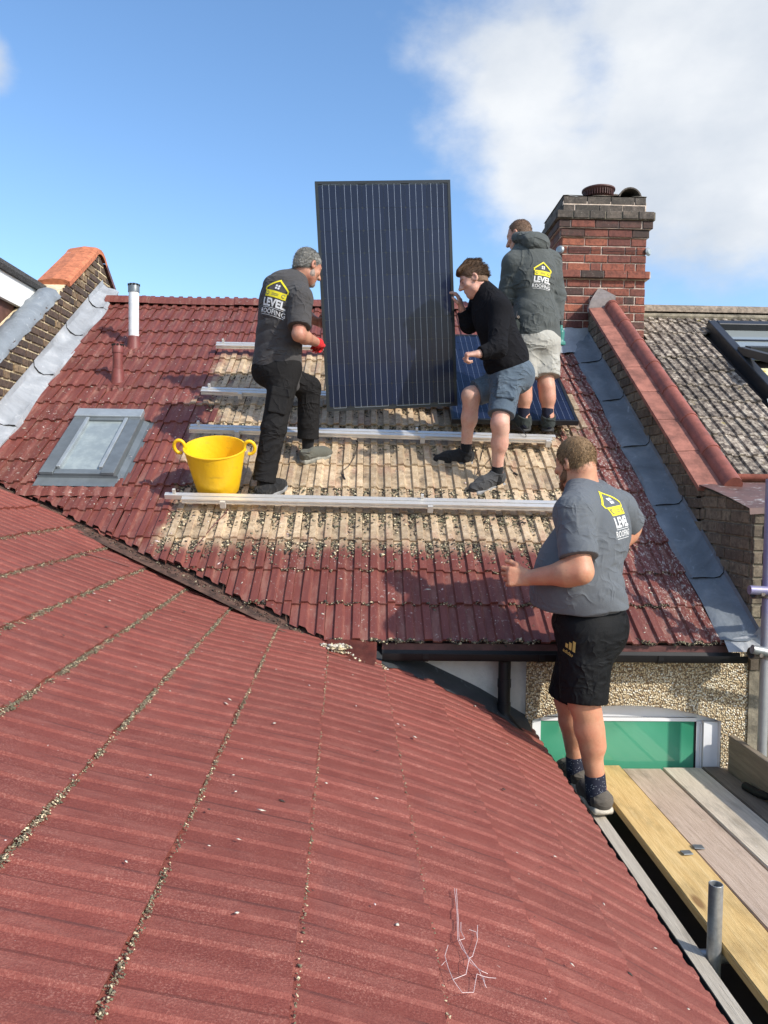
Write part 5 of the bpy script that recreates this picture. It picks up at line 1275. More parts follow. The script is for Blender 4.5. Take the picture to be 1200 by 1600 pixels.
def shoe(parent, heel, toe_dir, up, mats, L=.285, collar=.075, name='shoe', tab=True, w=1., hs=1.):
    U = nv(up); D = nv(V(toe_dir)-U*V(toe_dir).dot(U)); R = D.cross(U); ax = (R, D, U); h = V(heel); Pt = lambda r, f, u: h+R*r+D*f+U*u*hs
    S = SDF(.005)
    S.cap(Pt(0, .045, .058), Pt(0, .20, .048), .043*w, .044*w, .02); S.cap(Pt(0, .20, .044), Pt(0, L-.045, .036), .044*w, .034*w, .02)
    S.cap(Pt(0, .05, .06), Pt(0, .055, collar+.028), .042*w, .048*w, .02, cuts=[(Pt(0, .05, collar+.02), nv(U-D*.22))]); S.cap(Pt(0, .10, .075), Pt(0, .17, .055), .034*w, .036*w, .02)
    if tab: S.cap(Pt(0, .012, collar), Pt(0, .008, collar+.032), .008, .006, .01)
    S.fold(Pt(0, .16, .07), .09, tuple(D), 150, .0025, 2); S.ops = [(*o[:6], tuple(o[6])+((Pt(0, 0, .018), -U),), *o[7:]) for o in S.ops]
    sh = S.build(name, mats[0], parent)
    S = SDF(.004); S.box(Pt(0, .075, .014), ax, (.031*w, .055, .010), .010, .02); S.box(Pt(0, L-.105, .014), ax, (.037*w, .055, .008), .010, .02); S.cap(Pt(0, L-.05, .013), Pt(0, L-.04, .014), .037*w, .034*w, .02, sq=(U, 3.2)); S.cap(Pt(0, .04, .014), Pt(0, .05, .014), .039*w, .039*w, .02, sq=(U, 2.8))
    S.build('sole', mats[1], sh)
    b = B()
    for i in range(4):
        f = .115+.022*i; u_ = .108-.0145*i; b.tube([Pt(-.026*w, f, u_-.014), Pt(0, f-.004, u_), Pt(.026*w, f, u_-.014)], .0032, 5)
    b.done('laces', mats[2], sh, smooth=True); return sh
def conform(parent, meshobj, o, ux, uy, un, polys, mat, name, off=.0022, reach=.3):
    """lay flat 2d polygons (m) as print on a garment by dropping them along -un"""
    base = V(WM(meshobj).translation); bm = bmesh.new()
    me = meshobj.data; bvh = BVHTree.FromPolygons([v.co+base for v in me.vertices], [p.vertices[:] for p in me.polygons])
    for poly in polys:
        vs = [bm.verts.new((x, y, 0)) for x, y in poly]
        try: bm.faces.new(vs)
        except ValueError: pass
    return _drop(bm, bvh, o, ux, uy, un, mat, name, parent, off, reach)
def _drop(bm, bvh, o, ux, uy, un, mat, name, parent, off, reach):
    bmesh.ops.triangulate(bm, faces=bm.faces[:])
    for _ in range(3):
        es = [e for e in bm.edges if e.calc_length() > .009]
        if not es: break
        bmesh.ops.subdivide_edges(bm, edges=es, cuts=1); bmesh.ops.triangulate(bm, faces=bm.faces[:])
    o, ux, uy, un = V(o), V(ux), V(uy), V(un); bad = []
    for v in bm.verts:
        p = o+ux*v.co.x+uy*v.co.y; hit = bvh.ray_cast(p+un*reach, -un, reach*2)
        if hit[0] is None: bad.append(v); v.co = p
        else: v.co = hit[0]+un*off
    if bad: bmesh.ops.delete(bm, geom=bad, context='VERTS')
    w = WM(parent).translation; bmesh.ops.translate(bm, verts=bm.verts[:], vec=-w)
    me = bpy.data.meshes.new(name); bm.to_mesh(me); bm.free(); me.materials.append(mat); me.polygons.foreach_set('use_smooth', [True]*len(me.polygons))
    ob = bpy.data.objects.new(name, me); ob.location = w; attach(ob, parent); return ob
def text_bm(txt, size, x, y, bold=0., spacing=1., sx=1.):
    c = bpy.data.curves.new('txt', 'FONT'); c.body = txt; c.size = size; c.align_x = 'CENTER'; c.align_y = 'BOTTOM_BASELINE'; c.offset = bold; c.space_character = spacing; c.resolution_u = 2
    t_ = bpy.data.objects.new('txt', c); COL.objects.link(t_); bpy.context.view_layer.update()
    me = bpy.data.meshes.new_from_object(t_.evaluated_get(bpy.context.evaluated_depsgraph_get())); bpy.data.objects.remove(t_); bpy.data.curves.remove(c)
    bm = bmesh.new(); bm.from_mesh(me); bpy.data.meshes.remove(me)
    for v in bm.verts: v.co.x = v.co.x*sx+x; v.co.y += y; v.co.z = 0
    bmesh.ops.remove_doubles(bm, verts=bm.verts[:], dist=1e-5); return bm
def ringpoly(cx, cy, r, n=16): return [(cx+r*math.cos(2*math.pi*i/n), cy+r*math.sin(2*math.pi*i/n)) for i in range(n)]
def stroke(pts, w):
    out = []
    for (x0, y0), (x1, y1) in zip(pts, pts[1:]):
        l = math.hypot(x1-x0, y1-y0); nx, ny = -(y1-y0)/l*w/2, (x1-x0)/l*w/2; ex, ey = (x1-x0)/l*w/2, (y1-y0)/l*w/2
        out.append([(x0+nx-ex, y0+ny-ey), (x0-nx-ex, y0-ny-ey), (x1-nx+ex, y1-ny+ey), (x1+nx+ex, y1+ny+ey)])
    return out
def roofing_logo(shirt, o, ux, uy, un, s=1., xs=1.):
    """yellow house outline over a spirit level, LEVEL / ROOFING below"""
    base = V(WM(shirt).translation); me = shirt.data; bvh = BVHTree.FromPolygons([v.co+base for v in me.vertices], [p.vertices[:] for p in me.polygons])
    k = lambda pts: [(x*s*xs, y*s) for x, y in pts]
    def polys(pl, mat, name, off):
        bm = bmesh.new()
        for q in pl:
            try: bm.faces.new([bm.verts.new((x, y, 0)) for x, y in k(q)])
            except ValueError: pass
        _drop(bm, bvh, o, ux, uy, un, mat, name, shirt, off, .16)
    polys(stroke([(-.088, .052), (-.088, .066), (0, .128), (.088, .066), (.088, .052)], .011), M['print_yellow'], 'print_house', .0022)
    polys([[(-.082, .006), (.082, .006), (.082, .050), (-.082, .050)]], M['print_yellow'], 'print_level', .0020)
    polys([ringpoly(-.062, .028, .013), ringpoly(.062, .028, .013)]+stroke([(-.025, .032), (.025, .032)], .003)+stroke([(-.025, .022), (.025, .022)], .003), M['print_grey'], 'print_level_marks', .0034)
    polys([ringpoly(-.062, .028, .008), ringpoly(.062, .028, .008)], M['print_yellow'], 'print_vials', .0044)
    polys([[(a, b), (a+.014, b), (a+.014, b+.013), (a, b+.013)] for a in (-.016, .003) for b in (.064, .081)], M['print_white'], 'print_window', .0022)
    def txt(t_, size, y, bold, sp, name, sx=1.):
        bm = text_bm(t_, size*s, 0, y*s, bold*s, sp, sx*xs); _drop(bm, bvh, o, ux, uy, un, M['print_white'], name, shirt, .0022, .16)
    txt('LEVEL', .068, -.052, .0026, 1.0, 'print_word', 1.0)
    polys(stroke([(-.085, -.062), (.085, -.062)], .0028), M['print_white'], 'print_line', .0022)
    txt('ROOFING', .043, -.100, .0006, 1.02, 'print_word')
    polys(stroke([(-.085, -.108), (.085, -.108)], .0028), M['print_white'], 'print_line', .0022)

t = MT('eyeball'); t.set('Base Color', (.10, .08, .07)); t.set('Roughness', .15); M['eye'] = t.m
M['skin_a'] = make_skin('skin_tanned', (.46, .235, .155), (.42, .165, .115)); M['skin_b'] = make_skin('skin_fair', (.60, .36, .27), (.56, .27, .20)); M['skin_c'] = make_skin('skin_ruddy', (.54, .29, .20), (.50, .22, .15)); M['skin_d'] = make_skin('skin_sunburnt', (.54, .275, .165), (.52, .21, .125))
M['tee_a'] = make_cloth('charcoal_jersey', (.060, .057, .058)); M['tee_d'] = make_cloth('slate_grey_jersey', (.115, .127, .142), amt=.06, rough=.7, wr=.16)
M['hoodie'] = make_cloth('grey_marl_fleece', (.082, .090, .088)); M['fleece'] = make_cloth('black_fleece', (.008, .008, .010), sheen=.01); M['trousers'] = make_cloth('black_work_cloth', (.016, .0155, .016), sheen=0.)
M['short_b'] = make_cloth('blue_grey_shorts', (.085, .115, .15)); M['short_c'] = make_cloth('pale_grey_shorts', (.38, .37, .335)); M['short_d'] = make_cloth('black_sports_shorts', (.0085, .009, .010), wr=.2, rough=.6, sheen=0.)
M['glove'] = make_cloth('red_knit_glove', (.62, .02, .025)); M['sock_n'] = make_cloth('navy_sock', (.014, .016, .032)); M['sock_k'] = make_cloth('black_sock', (.012, .012, .013))
t = MT('flecked_navy_sock'); d = t.vor(85, vec=t.vec((1, 1, 1.7))); t.set('Base Color', t.mix(t.ramp(d, .20, .13), (.012, .014, .030), (.55, .58, .62))); t.set('Roughness', .9); M['sock_d'] = t.m
M['hair_a'] = make_hair('grey_hair', (.10, .095, .09), (.62, .61, .58), sc=140); M['hair_b'] = make_hair('brown_hair', (.022, .012, .007), (.115, .060, .028), (1, 1, 2), 70); M['hair_c'] = make_hair('cropped_brown_hair', (.10, .055, .03), (.20, .12, .075), sc=150); M['hair_d'] = make_hair('sandy_hair', (.085, .048, .021), (.40, .25, .125), sc=85)
M['beard_a'] = make_hair('grey_stubble', (.22, .15, .115), (.42, .35, .31), sc=160); M['beard_d'] = make_hair('brown_beard', (.09, .045, .022), (.20, .10, .05), sc=140)
M['shoe_grey'] = make_cloth('grey_suede', (.115, .10, .082), amt=.2); M['shoe_olive'] = make_cloth('olive_grey_mesh', (.115, .115, .095), amt=.3); M['shoe_black'] = make_cloth('black_mesh', (.018, .018, .019)); M['shoe_char'] = make_cloth('charcoal_mesh', (.058, .058, .060)); M['boot'] = make_cloth('dark_green_grey_leather', (.035, .042, .040))
M['sole_white'] = simple('cream_rubber', (.56, .50, .40), .7, 0, 25, .2); M['sole_grey'] = simple('grey_rubber', (.24, .24, .245), .7, 0, 25, .2); M['sole_black'] = simple('black_rubber', (.025, .025, .027), .7); M['sole_olive'] = simple('olive_rubber', (.26, .25, .21), .7, 0, 40, .3)
M['lace'] = simple('dark_lace', (.03, .03, .032), .9); M['lace_grey'] = simple('grey_lace', (.28, .28, .28), .9)
M['print_yellow'] = simple('yellow_print', (.78, .66, .02), .7, 0, 30, .1); M['print_white'] = simple('white_print', (.72, .72, .72), .7, 0, 40, .15); M['print_grey'] = simple('grey_print', (.12, .12, .12), .8); M['print_gold'] = simple('gold_print', (.50, .34, .09), .6)
M['stitch'] = simple('dark_stitch', (.03, .035, .04), .9)

def lerp(a, b, t_): return V(a).lerp(V(b), t_)
def limb(S, a, b, r0, rm, r1, k=.03, tm=.4, cuts=()):
    m = lerp(a, b, tm); S.cap(a, m, r0, rm, k, cuts); S.cap(m, b, rm, r1, k, cuts)
def person(label, base): return thing('person', label, 'person', base, None)
# ------------------------------------------------------------------ man A: grey haired, charcoal T-shirt, left of the panel
def man_a():
    foot = onroof(414, 772, .02); o = person('grey haired man in charcoal T-shirt and black trousers holding the panel with a red glove', foot)
    Fd = nv(.55, .83, 0); R = nv(.83, -.55, 0)
    pel = at(432, 570, 5.36); abd = at(436, 530, 5.34); che = at(445, 478, 5.32); nek = at(463, 436, 5.36); hd = at(482, 416, 5.36)
    shR = at(470, 466, 5.18); shL = at(429, 448, 5.50); elR = at(467, 523, 5.10); wrR = at(497, 536, 5.40)
    elL = at(470, 490, 5.72); wrL = at(500, 505, 5.80)
    hR = pel+R*.085-Z*.03; hL = pel-R*.085-Z*.03+Fd*.03
    kR = at(428, 668, 5.24); aR = onroof(411, 757, .10); kL = at(483, 606, 5.56); aL = onroof(481, 698, .11)
    S = SDF(.006)
    S.ell(che, (R, Fd, Z), (.15, .10, .2), .05); S.ell(abd, (R, Fd, Z), (.14, .10, .16), .06); S.ell(pel, (R, Fd, Z), (.15, .11, .12), .06)
    S.cap(che+Z*.1, nek, .07, .06, .05)
    for sh, el, wr in ((shR, elR, wrR), (shL, elL, wrL)):
        S.cap(lerp(nek, sh, .3), sh, .05, .055, .05); limb(S, sh, el, .055, .05, .042, .03); limb(S, el, wr, .043, .044, .029, .03, .3)
    for hp, kn, an in ((hR, kR, aR), (hL, kL, aL)): limb(S, hp, kn, .08, .07, .055); limb(S, kn, an, .052, .052, .036, .03, .35)
    grip = PAN_O+PAN_Z*.50+PAN_X*0
    Dh = (grip-wrR).normalized(); hand(S, wrR, Dh, -PAN_N*-1*-1+Z*-.2, PAN_Z, (.9, .8, .5), .92, .05)
    gl = PAN_O+PAN_Z*.66-PAN_N*.05; hand(S, wrL, gl-wrL, PAN_X*.6-PAN_N*-.8, Z, (.7, .6, .5), .9)
    P, ax = head_skin(S, hd, (.70, .55, -.46), (.30, .28, .9), nek, .98)
    S.build('body', M['skin_a'], o)
    hm = hair_mesh(P, ax, M['hair_a'], o, .98, .004, (.072, .066), (.008, -.022), (-.09, -.068), .002, seed=3, rough=.0015); strands(hm, M['hair_a'], o, 9000, .019, ax[1]*-.8-ax[2]*.35, seed=1, lift=.5, wd=.0008)
    brows_eyes(P, ax, o, M['hair_a'], .98)
    S = SDF(.005)
    S.cap(P(-.052, .020, -.06), P(0, .068, -.098), .020, .026, .02); S.cap(P(.052, .020, -.06), P(0, .068, -.098), .020, .026, .02); S.cap(P(.062, .014, -.03), P(.052, .020, -.07), .006, .016, .02); S.cap(P(-.062, .014, -.03), P(-.052, .020, -.07), .006, .016, .02); S.cap(P(-.022, .091, -.046), P(.022, .091, -.046), .007, .007, .01)
    bd = S.build('beard', M['beard_a'], o); strands(bd, M['beard_a'], o, 1800, .005, ax[2]*-.5+ax[1]*.2, seed=7, lift=.6, wd=.0008)
    # T-shirt
    hem = pel-Z*.085; hn = nv(V((.10, .0, -1)))
    S = SDF(.006); c_ = [(hem, hn)]
    S.ell(che-Fd*.02, (R, Fd, Z), (.185, .145, .23), .06, c_); S.ell(abd, (R, Fd, Z), (.175, .145, .20), .08, c_); S.ell(pel-Z*.02, (R, Fd, Z), (.185, .155, .18), .08, c_)
    S.cap(hem+Fd*.06+R*.06+Z*.05, hem+Fd*.09+R*.08-Z*.055, .07, .045, .06)
    S.cap(che+Z*.12-Fd*.02, lerp(nek, hd, .12), .09, .066, .07, [(lerp(nek, hd, .30), nv(hd-nek))])
    for sh, el, f in ((shR, elR, .80), (shL, elL, .75)):
        S.cap(lerp(nek, sh, .25), sh, .07, .076, .05); e = lerp(sh, el, f+.3); S.cap(sh, e, .076, .082, .04, [(lerp(sh, el, f), (V(el)-V(sh)).normalized())])
    S.fold(abd-R*.05+Z*.06, .30, (.35, 0, .93), 34, .011, 1); S.fold(pel+R*.08+Z*.02, .26, (-.55, .1, .83), 40, .010, 2); S.fold(shR-Z*.07, .20, (.9, .1, -.4), 46, .009, 3); S.fold(che-R*.02-Z*.1, .25, (.6, .1, .8), 38, .008, 4); S.fold(lerp(shR, elR, .6), .13, (.1, .2, .97), 70, .006, 5)
    sh_ = S.build('t_shirt', M['tee_a'], o)
    un = nv(-.52, -.80, .30); uy = nv(V((.34, .05, .94))-un*V((.28, .05, .95)).dot(un)); ux = uy.cross(un)
    roofing_logo(sh_, surf_px(sh_, 428, 466), ux, uy, un, 1.0)
    # trousers
    S = SDF(.006); cw = [(pel+Z*.09, Z)]
    S.ell(pel-Z*.02, (R, Fd, Z), (.172, .14, .15), .05, cw); S.ell(pel-Fd*.06-Z*.05, (R, Fd, Z), (.15, .09, .11), .05)
    for hp, kn, an, st in ((hR, kR, aR, 1), (hL, kL, aL, 2)):
        ca = [(lerp(kn, an, .955 if st == 1 else .86), (V(an)-V(kn)).normalized())]
        S.cap(hp, kn, .108, .083, .05); S.cap(kn, lerp(kn, an, 1.05), .083, .078, .03, ca)
        S.fold(kn, .18, tuple((V(an)-V(kn)).normalized()*.9+V((.2, .1, .1))), 52, .011, st); S.fold(lerp(hp, kn, .35), .2, tuple((V(kn)-V(hp)).normalized()+V((.5, 0, .2))), 40, .009, st+3); S.fold(lerp(kn, an, .6), .2, tuple((V(an)-V(kn)).normalized()+V((.4, .1, 0))), 36, .008, st+6); S.fold(lerp(kn, an, .93), .12, tuple((V(an)-V(kn)).normalized()), 70, .008, st+8)
    tr = S.build('trousers', M['trousers'], o)
    # cargo pocket on the near thigh
    d = (kR-hR).normalized(); pc = lerp(hR, kR, .62); nrm = nv(V((.1, -1, .0))-d*V((.1, -1, 0)).dot(d)); rx = d.cross(nrm)
    S = SDF(.005); S.box(pc+nrm*.083+rx*.0, (rx, d, nrm), (.052, .075, .006), .010, .01); S.box(pc+nrm*.092-d*.068, (rx, d, nrm), (.056, .022, .004), .008, .008); S.fold(pc+nrm*.09, .12, tuple(d), 60, .004, 4); S.build('cargo_pocket', M['trousers'], tr)
    for kn, an, tdir, nm in ((kR, aR, V((.62, .62, .35)), 1), (kL, aL, V((.80, .50, .30)), 2)):
        S = SDF(.006); S.cap(lerp(kn, an, .7), lerp(kn, an, 1.10), .050, .040, .01); S.build('sock', M['sock_k'], o)
        hl = an-Z*.105-nv(tdir)*.055 if nm == 1 else an-Z*.11-nv(tdir)*.06
        shoe(o, hl, tdir, NR if nm == 1 else nv(-.05, -.35, 1), (M['shoe_olive'], M['sole_olive'], M['lace_grey']) if nm == 2 else (M['shoe_black'], M['sole_grey'], M['lace_grey']), w=1.05)
    S = SDF(.005); hand(S, wrR, Dh, -PAN_N*-1*-1+Z*-.2, PAN_Z, (.9, .8, .5), .94, .05, rad=1.22); S.cap(lerp(elR, wrR, .93), lerp(elR, wrR, 1.03), .036, .037, .01); S.build('glove', M['glove'], o)
    return o

# ------------------------------------------------------------------ man B: black fleece, blue grey shorts, right of the panel
def man_b():
    foot = onroof(768, 762, .02); o = person('young man in black fleece and blue grey shorts bending to steady the panel', foot)
    Fd = nv(-.93, .36, 0); R = nv(.36, .93, 0)                    # his right side is away from us
    pel = at(797, 582, 5.50); abd = at(787, 548, 5.47); che = at(768, 497, 5.46); nek = at(754, 452, 5.45); hd = at(739, 436, 5.42)
    shL = at(781, 484, 5.28); shR = at(752, 470, 5.64); elL = at(777, 545, 5.16); wrL = at(748, 553, 5.12); elR = at(733, 507, 5.62); wrR = at(722, 484, 5.58)
    hL = pel-R*.09-Z*.03; hR = pel+R*.09-Z*.03
    kL = at(781, 662, 5.28); aL = onroof(777, 738, .10); kR = at(735, 618, 5.52); aR = onroof(728, 704, .10)
    S = SDF(.006)
    up = nv(che-pel); bf = nv(Fd-up*Fd.dot(up))
    S.ell(che, (R, bf, up), (.15, .10, .2), .05); S.ell(abd, (R, bf, up), (.14, .10, .16), .06); S.ell(pel, (R, Fd, Z), (.15, .12, .12), .06); S.cap(che+up*.1, nek, .07, .06, .05)
    for sh, el, wr in ((shR, elR, wrR), (shL, elL, wrL)):
        S.cap(lerp(nek, sh, .3), sh, .05, .055, .05); limb(S, sh, el, .053, .05, .042, .03); limb(S, el, wr, .043, .042, .028, .03, .3)
    for hp, kn, an in ((hR, kR, aR), (hL, kL, aL)):
        limb(S, hp, kn, .085, .074, .058); S.ell(kn, (X, Y_, Z), (.056, .058, .062), .03); d = (V(an)-V(kn)).normalized(); bk_ = nv(-Fd)
        limb(S, kn, an, .052, .050, .037, .03, .4); S.cap(lerp(kn, an, .16)+bk_*.020, lerp(kn, an, .45)+bk_*.020, .042, .040, .04); S.cap(an, an-Z*.04, .038, .04, .02)
    grip = PAN_O+PAN_X*PW+PAN_Z*.70
    hand(S, wrR, V((-.25, -.1, .95)), V((-.9, .35, 0)), V((-.3, -.9, .2)), (.25, .5, .4), .92)
    hand(S, wrL, V((-.95, .1, -.05)), V((.15, .3, -.95)), V((-.1, -.25, .95)), (1.1, 1.0, .6), .95)
    P, ax = head_skin(S, hd, (-.80, .05, -.58), (-.42, .05, .90), nek, .98)
    S.build('body', M['skin_b'], o)
    hm = hair_mesh(P, ax, M['hair_b'], o, .98, .006, (.080, .062), (.030, .010), (-.085, -.02), .0, quiff=1, seed=9, rough=.002); strands(hm, M['hair_b'], o, 5000, .030, ax[1]*-1.3+ax[2]*.05, seed=2, lift=.15)
    S = SDF(.005); R_, F_, U_ = ax; 
    hair_mesh(P, ax, M['hair_c'], o, .98, .004, (.060, .03), (.014, -.025), (-.085, -.07), .0, seed=5, rough=.001, name='faded_side')
    brows_eyes(P, ax, o, M['hair_b'], .98)
    # fleece
    hem = lerp(pel, abd, .30); hn = nv(pel-abd); c_ = [(hem, hn)]
    S = SDF(.006); S.ell(che-bf*.015, (R, bf, up), (.185, .145, .22), .07, c_); S.ell(abd, (R, bf, up), (.175, .15, .19), .08, c_); S.ell(lerp(pel, abd, .5), (R, bf, up), (.178, .155, .14), .06, c_)
    S.cap(che+up*.12, lerp(nek, hd, .36), .085, .062, .05, [(lerp(nek, hd, .48), nv(hd-nek))]); S.cap(lerp(nek, hd, .1), lerp(nek, hd, .5), .066, .066, .02, [(lerp(nek, hd, .52), nv(hd-nek))])
    for sh, el, wr in ((shR, elR, wrR), (shL, elL, wrL)):
        S.cap(lerp(nek, sh, .25), sh, .07, .078, .05); S.cap(sh, el, .078, .064, .04); S.cap(el, lerp(el, wr, 1.0), .064, .045, .03, [(lerp(el, wr, .92), (V(wr)-V(el)).normalized())])
        S.fold(el, .16, (.3, .1, .95), 55, .009, 2); S.fold(lerp(sh, el, .5), .15, (.2, .1, .97), 50, .007, 4)
    S.fold(abd, .26, (.35, .1, .93), 36, .010, 5); S.fold(che, .24, (.8, .1, -.5), 32, .007, 6)
    fl_ = S.build('fleece', M['fleece'], o)
    # shorts
    S = SDF(.006); S.ell(pel-Z*.01, (R, Fd, Z), (.175, .165, .15), .05, [(lerp(pel, abd, .55), nv(abd-pel))])
    S.ell(pel-Fd*.07-Z*.03, (R, Fd, Z), (.15, .10, .11), .05)
    for hp, kn, f, s_ in ((hR, kR, .86, 1), (hL, kL, .83, 2)):
        d = (V(kn)-V(hp)).normalized(); S.cap(hp, lerp(hp, kn, 1.15), .112, .088, .05, [(lerp(hp, kn, f), d)]); S.fold(lerp(hp, kn, .45), .22, tuple(d+V((.6, 0, .3))), 38, .009, s_); S.fold(lerp(hp, kn, .8), .14, tuple(d), 50, .006, s_+4)
    S.fold(pel-Z*.06, .2, (.7, .1, .7), 42, .009, 8)
    sb_ = S.build('shorts', M['short_b'], o)
    d = (kL-hL).normalized(); pc = lerp(hL, kL, .42); nrm = nv(V((-.1, -1, 0))-d*V((-.1, -1, 0)).dot(d)); rx = nrm.cross(d)
    S = SDF(.005); S.box(pc+nrm*.094, (rx, d, nrm), (.056, .07, .005), .010, .01); S.box(pc+nrm*.103-d*.062, (rx, d, nrm), (.062, .020, .004), .008, .008); S.fold(pc+nrm*.1, .12, tuple(d), 55, .004, 2); S.build('cargo_pocket', M['short_b'], sb_)
    for kn, an, tdir, mt, nm in ((kR, aR, V((-.96, .05, .10)), (M['shoe_black'], M['sole_grey'], M['lace']), 1), (kL, aL, V((-.78, -.35, -.30)), (M['shoe_char'], M['sole_grey'], M['lace_grey']), 2)):
        S = SDF(.006); S.cap(lerp(kn, an, .86), an-Z*.06, .042, .038, .01, [(lerp(kn, an, .86), -(V(an)-V(kn)).normalized())]); S.build('sock', M['sock_k'], o)
        upv = nv(-.05, -.42, .9); D = nv(tdir-upv*tdir.dot(upv)); shoe(o, an-upv*.118-D*.06, tdir, upv, mt, L=.31, w=1.15, hs=1.25)
    return o

# ------------------------------------------------------------------ man C: grey hoodie and pale shorts, back turned
def man_c():
    foot = at(838, 676, 5.88); o = person('man in grey hoodie and pale shorts standing with his back turned beside the chimney', foot)
    Fd = nv(-.42, .91, 0); R = nv(.91, .42, 0); yb = 5.86
    pel = at(838, 525, yb); abd = at(836, 490, yb); che = at(832, 430, yb-.0); nek = at(824, 385, yb+.02); hd = at(811, 368, yb+.06)
    shL = at(802, 412, yb-.05); shR = at(860, 410, yb+.08); elL = at(791, 464, yb+.02); wrL = at(776, 478, yb+.26); elR = at(870, 462, yb+.06); wrR = at(870, 505, yb+.02)
    hL = pel-R*.09-Z*.04; hR = pel+R*.09-Z*.04
    aL = at(819, 652, 5.86); aR = at(857, 652, 5.85); kL = at(817, 601, yb-.02); kR = at(853, 601, yb-.02)
    S = SDF(.006)
    S.ell(che, (R, Fd, Z), (.16, .10, .2), .05); S.ell(abd, (R, Fd, Z), (.15, .11, .16), .06); S.ell(pel, (R, Fd, Z), (.16, .12, .12), .06); S.cap(che+Z*.1, nek, .07, .06, .05)
    for sh, el, wr in ((shR, elR, wrR), (shL, elL, wrL)):
        S.cap(lerp(nek, sh, .3), sh, .05, .055, .05); limb(S, sh, el, .055, .05, .042, .03); limb(S, el, wr, .043, .042, .029, .03, .3)
    for hp, kn, an in ((hR, kR, aR), (hL, kL, aL)):
        limb(S, hp, kn, .088, .076, .06); limb(S, kn, an, .056, .054, .040, .03, .35); S.cap(lerp(kn, an, .15)-Fd*.02, lerp(kn, an, .45)-Fd*.022, .048, .045, .04); S.cap(an, an-Z*.04, .04, .042, .02)
    hand(S, wrL, V((-.5, .6, .1)), V((.2, .2, -.9)), V((-.3, -.3, .9)), (.7, .7, .5), .95); hand(S, wrR, V((.02, -.05, -1)), V((-.9, .4, 0)), V((-.3, .9, 0)), (.7, .8, .6), .95)
    P, ax = head_skin(S, hd, (-.72, .55, -.42), (-.22, .25, .94), nek, .98)
    S.build('body', M['skin_c'], o)
    hm = hair_mesh(P, ax, M['hair_c'], o, .98, .004, (.040, .085), (.006, -.028), (-.085, -.072), .0, seed=4, rough=.001); strands(hm, M['hair_c'], o, 4000, .008, ax[1]*-.1-ax[2]*.3, seed=3, lift=.7)
    brows_eyes(P, ax, o, M['hair_c'], .98)
    hem = pel+Z*.015; c_ = [(hem-Z*.055, -Z)]
    S = SDF(.006); S.ell(che-Fd*.02, (R, Fd, Z), (.185, .14, .24), .06, c_); S.ell(abd-Z*.0, (R, Fd, Z), (.185, .155, .16), .08, c_); S.ell(hem+Z*.06, (R, Fd, Z), (.182, .155, .12), .06, c_); S.cap(hem-Z*.02-R*.05, hem-Z*.02+R*.05, .15, .15, .03, c_)
    S.cap(che+Z*.12, nek, .10, .085, .06)
    for sh, el, wr in ((shR, elR, wrR), (shL, elL, wrL)):
        S.cap(lerp(nek, sh, .25), sh, .078, .082, .05); S.cap(sh, el, .080, .068, .04); S.cap(el, wr, .066, .048, .03, [(lerp(el, wr, .90), (V(wr)-V(el)).normalized())]); S.cap(lerp(el, wr, .80), lerp(el, wr, .92), .048, .046, .01)
        S.fold(el, .18, (.2, .1, .97), 48, .012, 3); S.fold(lerp(sh, el, .45), .18, (.3, .1, .95), 42, .009, 5); S.fold(lerp(el, wr, .5), .14, (.1, .1, .97), 55, .008, 9)
    S.fold(abd-R*.05, .28, (.45, .1, .88), 34, .011, 2); S.fold(che-Z*.05, .26, (.7, .1, -.7), 30, .008, 7); S.fold(hem+Z*.05, .22, (.1, 0, 1), 50, .010, 8)
    ho = S.build('hoodie', M['hoodie'], o)
    S = SDF(.006)                                               # hood lying on the shoulders
    for i in range(9):
        a = math.pi*(-.72+1.44*i/8); q0 = nek+R*math.sin(a)*.105-Fd*(math.cos(a)*.085+.02)+Z*(.045-.02*math.cos(a)); a2 = math.pi*(-.72+1.44*(i+1)/8)
        q1 = nek+R*math.sin(a2)*.105-Fd*(math.cos(a2)*.085+.02)+Z*(.045-.02*math.cos(a2))
        if i < 8: S.cap(q0, q1, .036, .036, .03)
    S.ell(nek-Fd*.12-Z*.01, (R, Fd, Z), (.115, .055, .065), .06); S.fold(nek-Fd*.12, .18, tuple(nv(R*.3+Z)), 55, .010, 3); S.build('hood', M['hoodie'], ho)
    b = B(); ring = []
    un = nv(.10, -.96, .10); uy = nv(V((.03, 0, 1))-un*V((.03, 0, 1)).dot(un)); ux = uy.cross(un)
    roofing_logo(ho, surf_px(ho, 848, 432), ux, uy, un, .80)
    S = SDF(.006); S.ell(pel-Z*.03, (R, Fd, Z), (.178, .15, .14), .05); S.ell(pel-Fd*.06-Z*.05, (R, Fd, Z), (.155, .10, .11), .05)
    for hp, kn, f, s_ in ((hR, kR, .82, 1), (hL, kL, .82, 2)):
        d = (V(kn)-V(hp)).normalized(); S.cap(hp, lerp(hp, kn, 1.2), .108, .108, .05, [(lerp(hp, kn, f), d)]); S.fold(lerp(hp, kn, .45), .22, (.85, .2, .35), 36, .012, s_); S.fold(lerp(hp, kn, .7), .16, (.95, .1, .1), 40, .009, s_+4)
    S.build('shorts', M['short_c'], o)
    for kn, an, tdir in ((kL, aL, V((-.55, .55, .3))), (kR, aR, V((.10, .75, .42)))):
        S = SDF(.006); S.cap(lerp(kn, an, .66), an-Z*.06, .047, .040, .01, [(lerp(kn, an, .68), -(V(an)-V(kn)).normalized())]); S.build('sock', M['sock_n'], o)
        upv = nv(0, -.40, .92); D = nv(tdir-upv*tdir.dot(upv)); shoe(o, an-upv*.105-D*.055, tdir, upv, (M['boot'], M['sole_black'], M['lace']), collar=.10, w=1.22, tab=True)
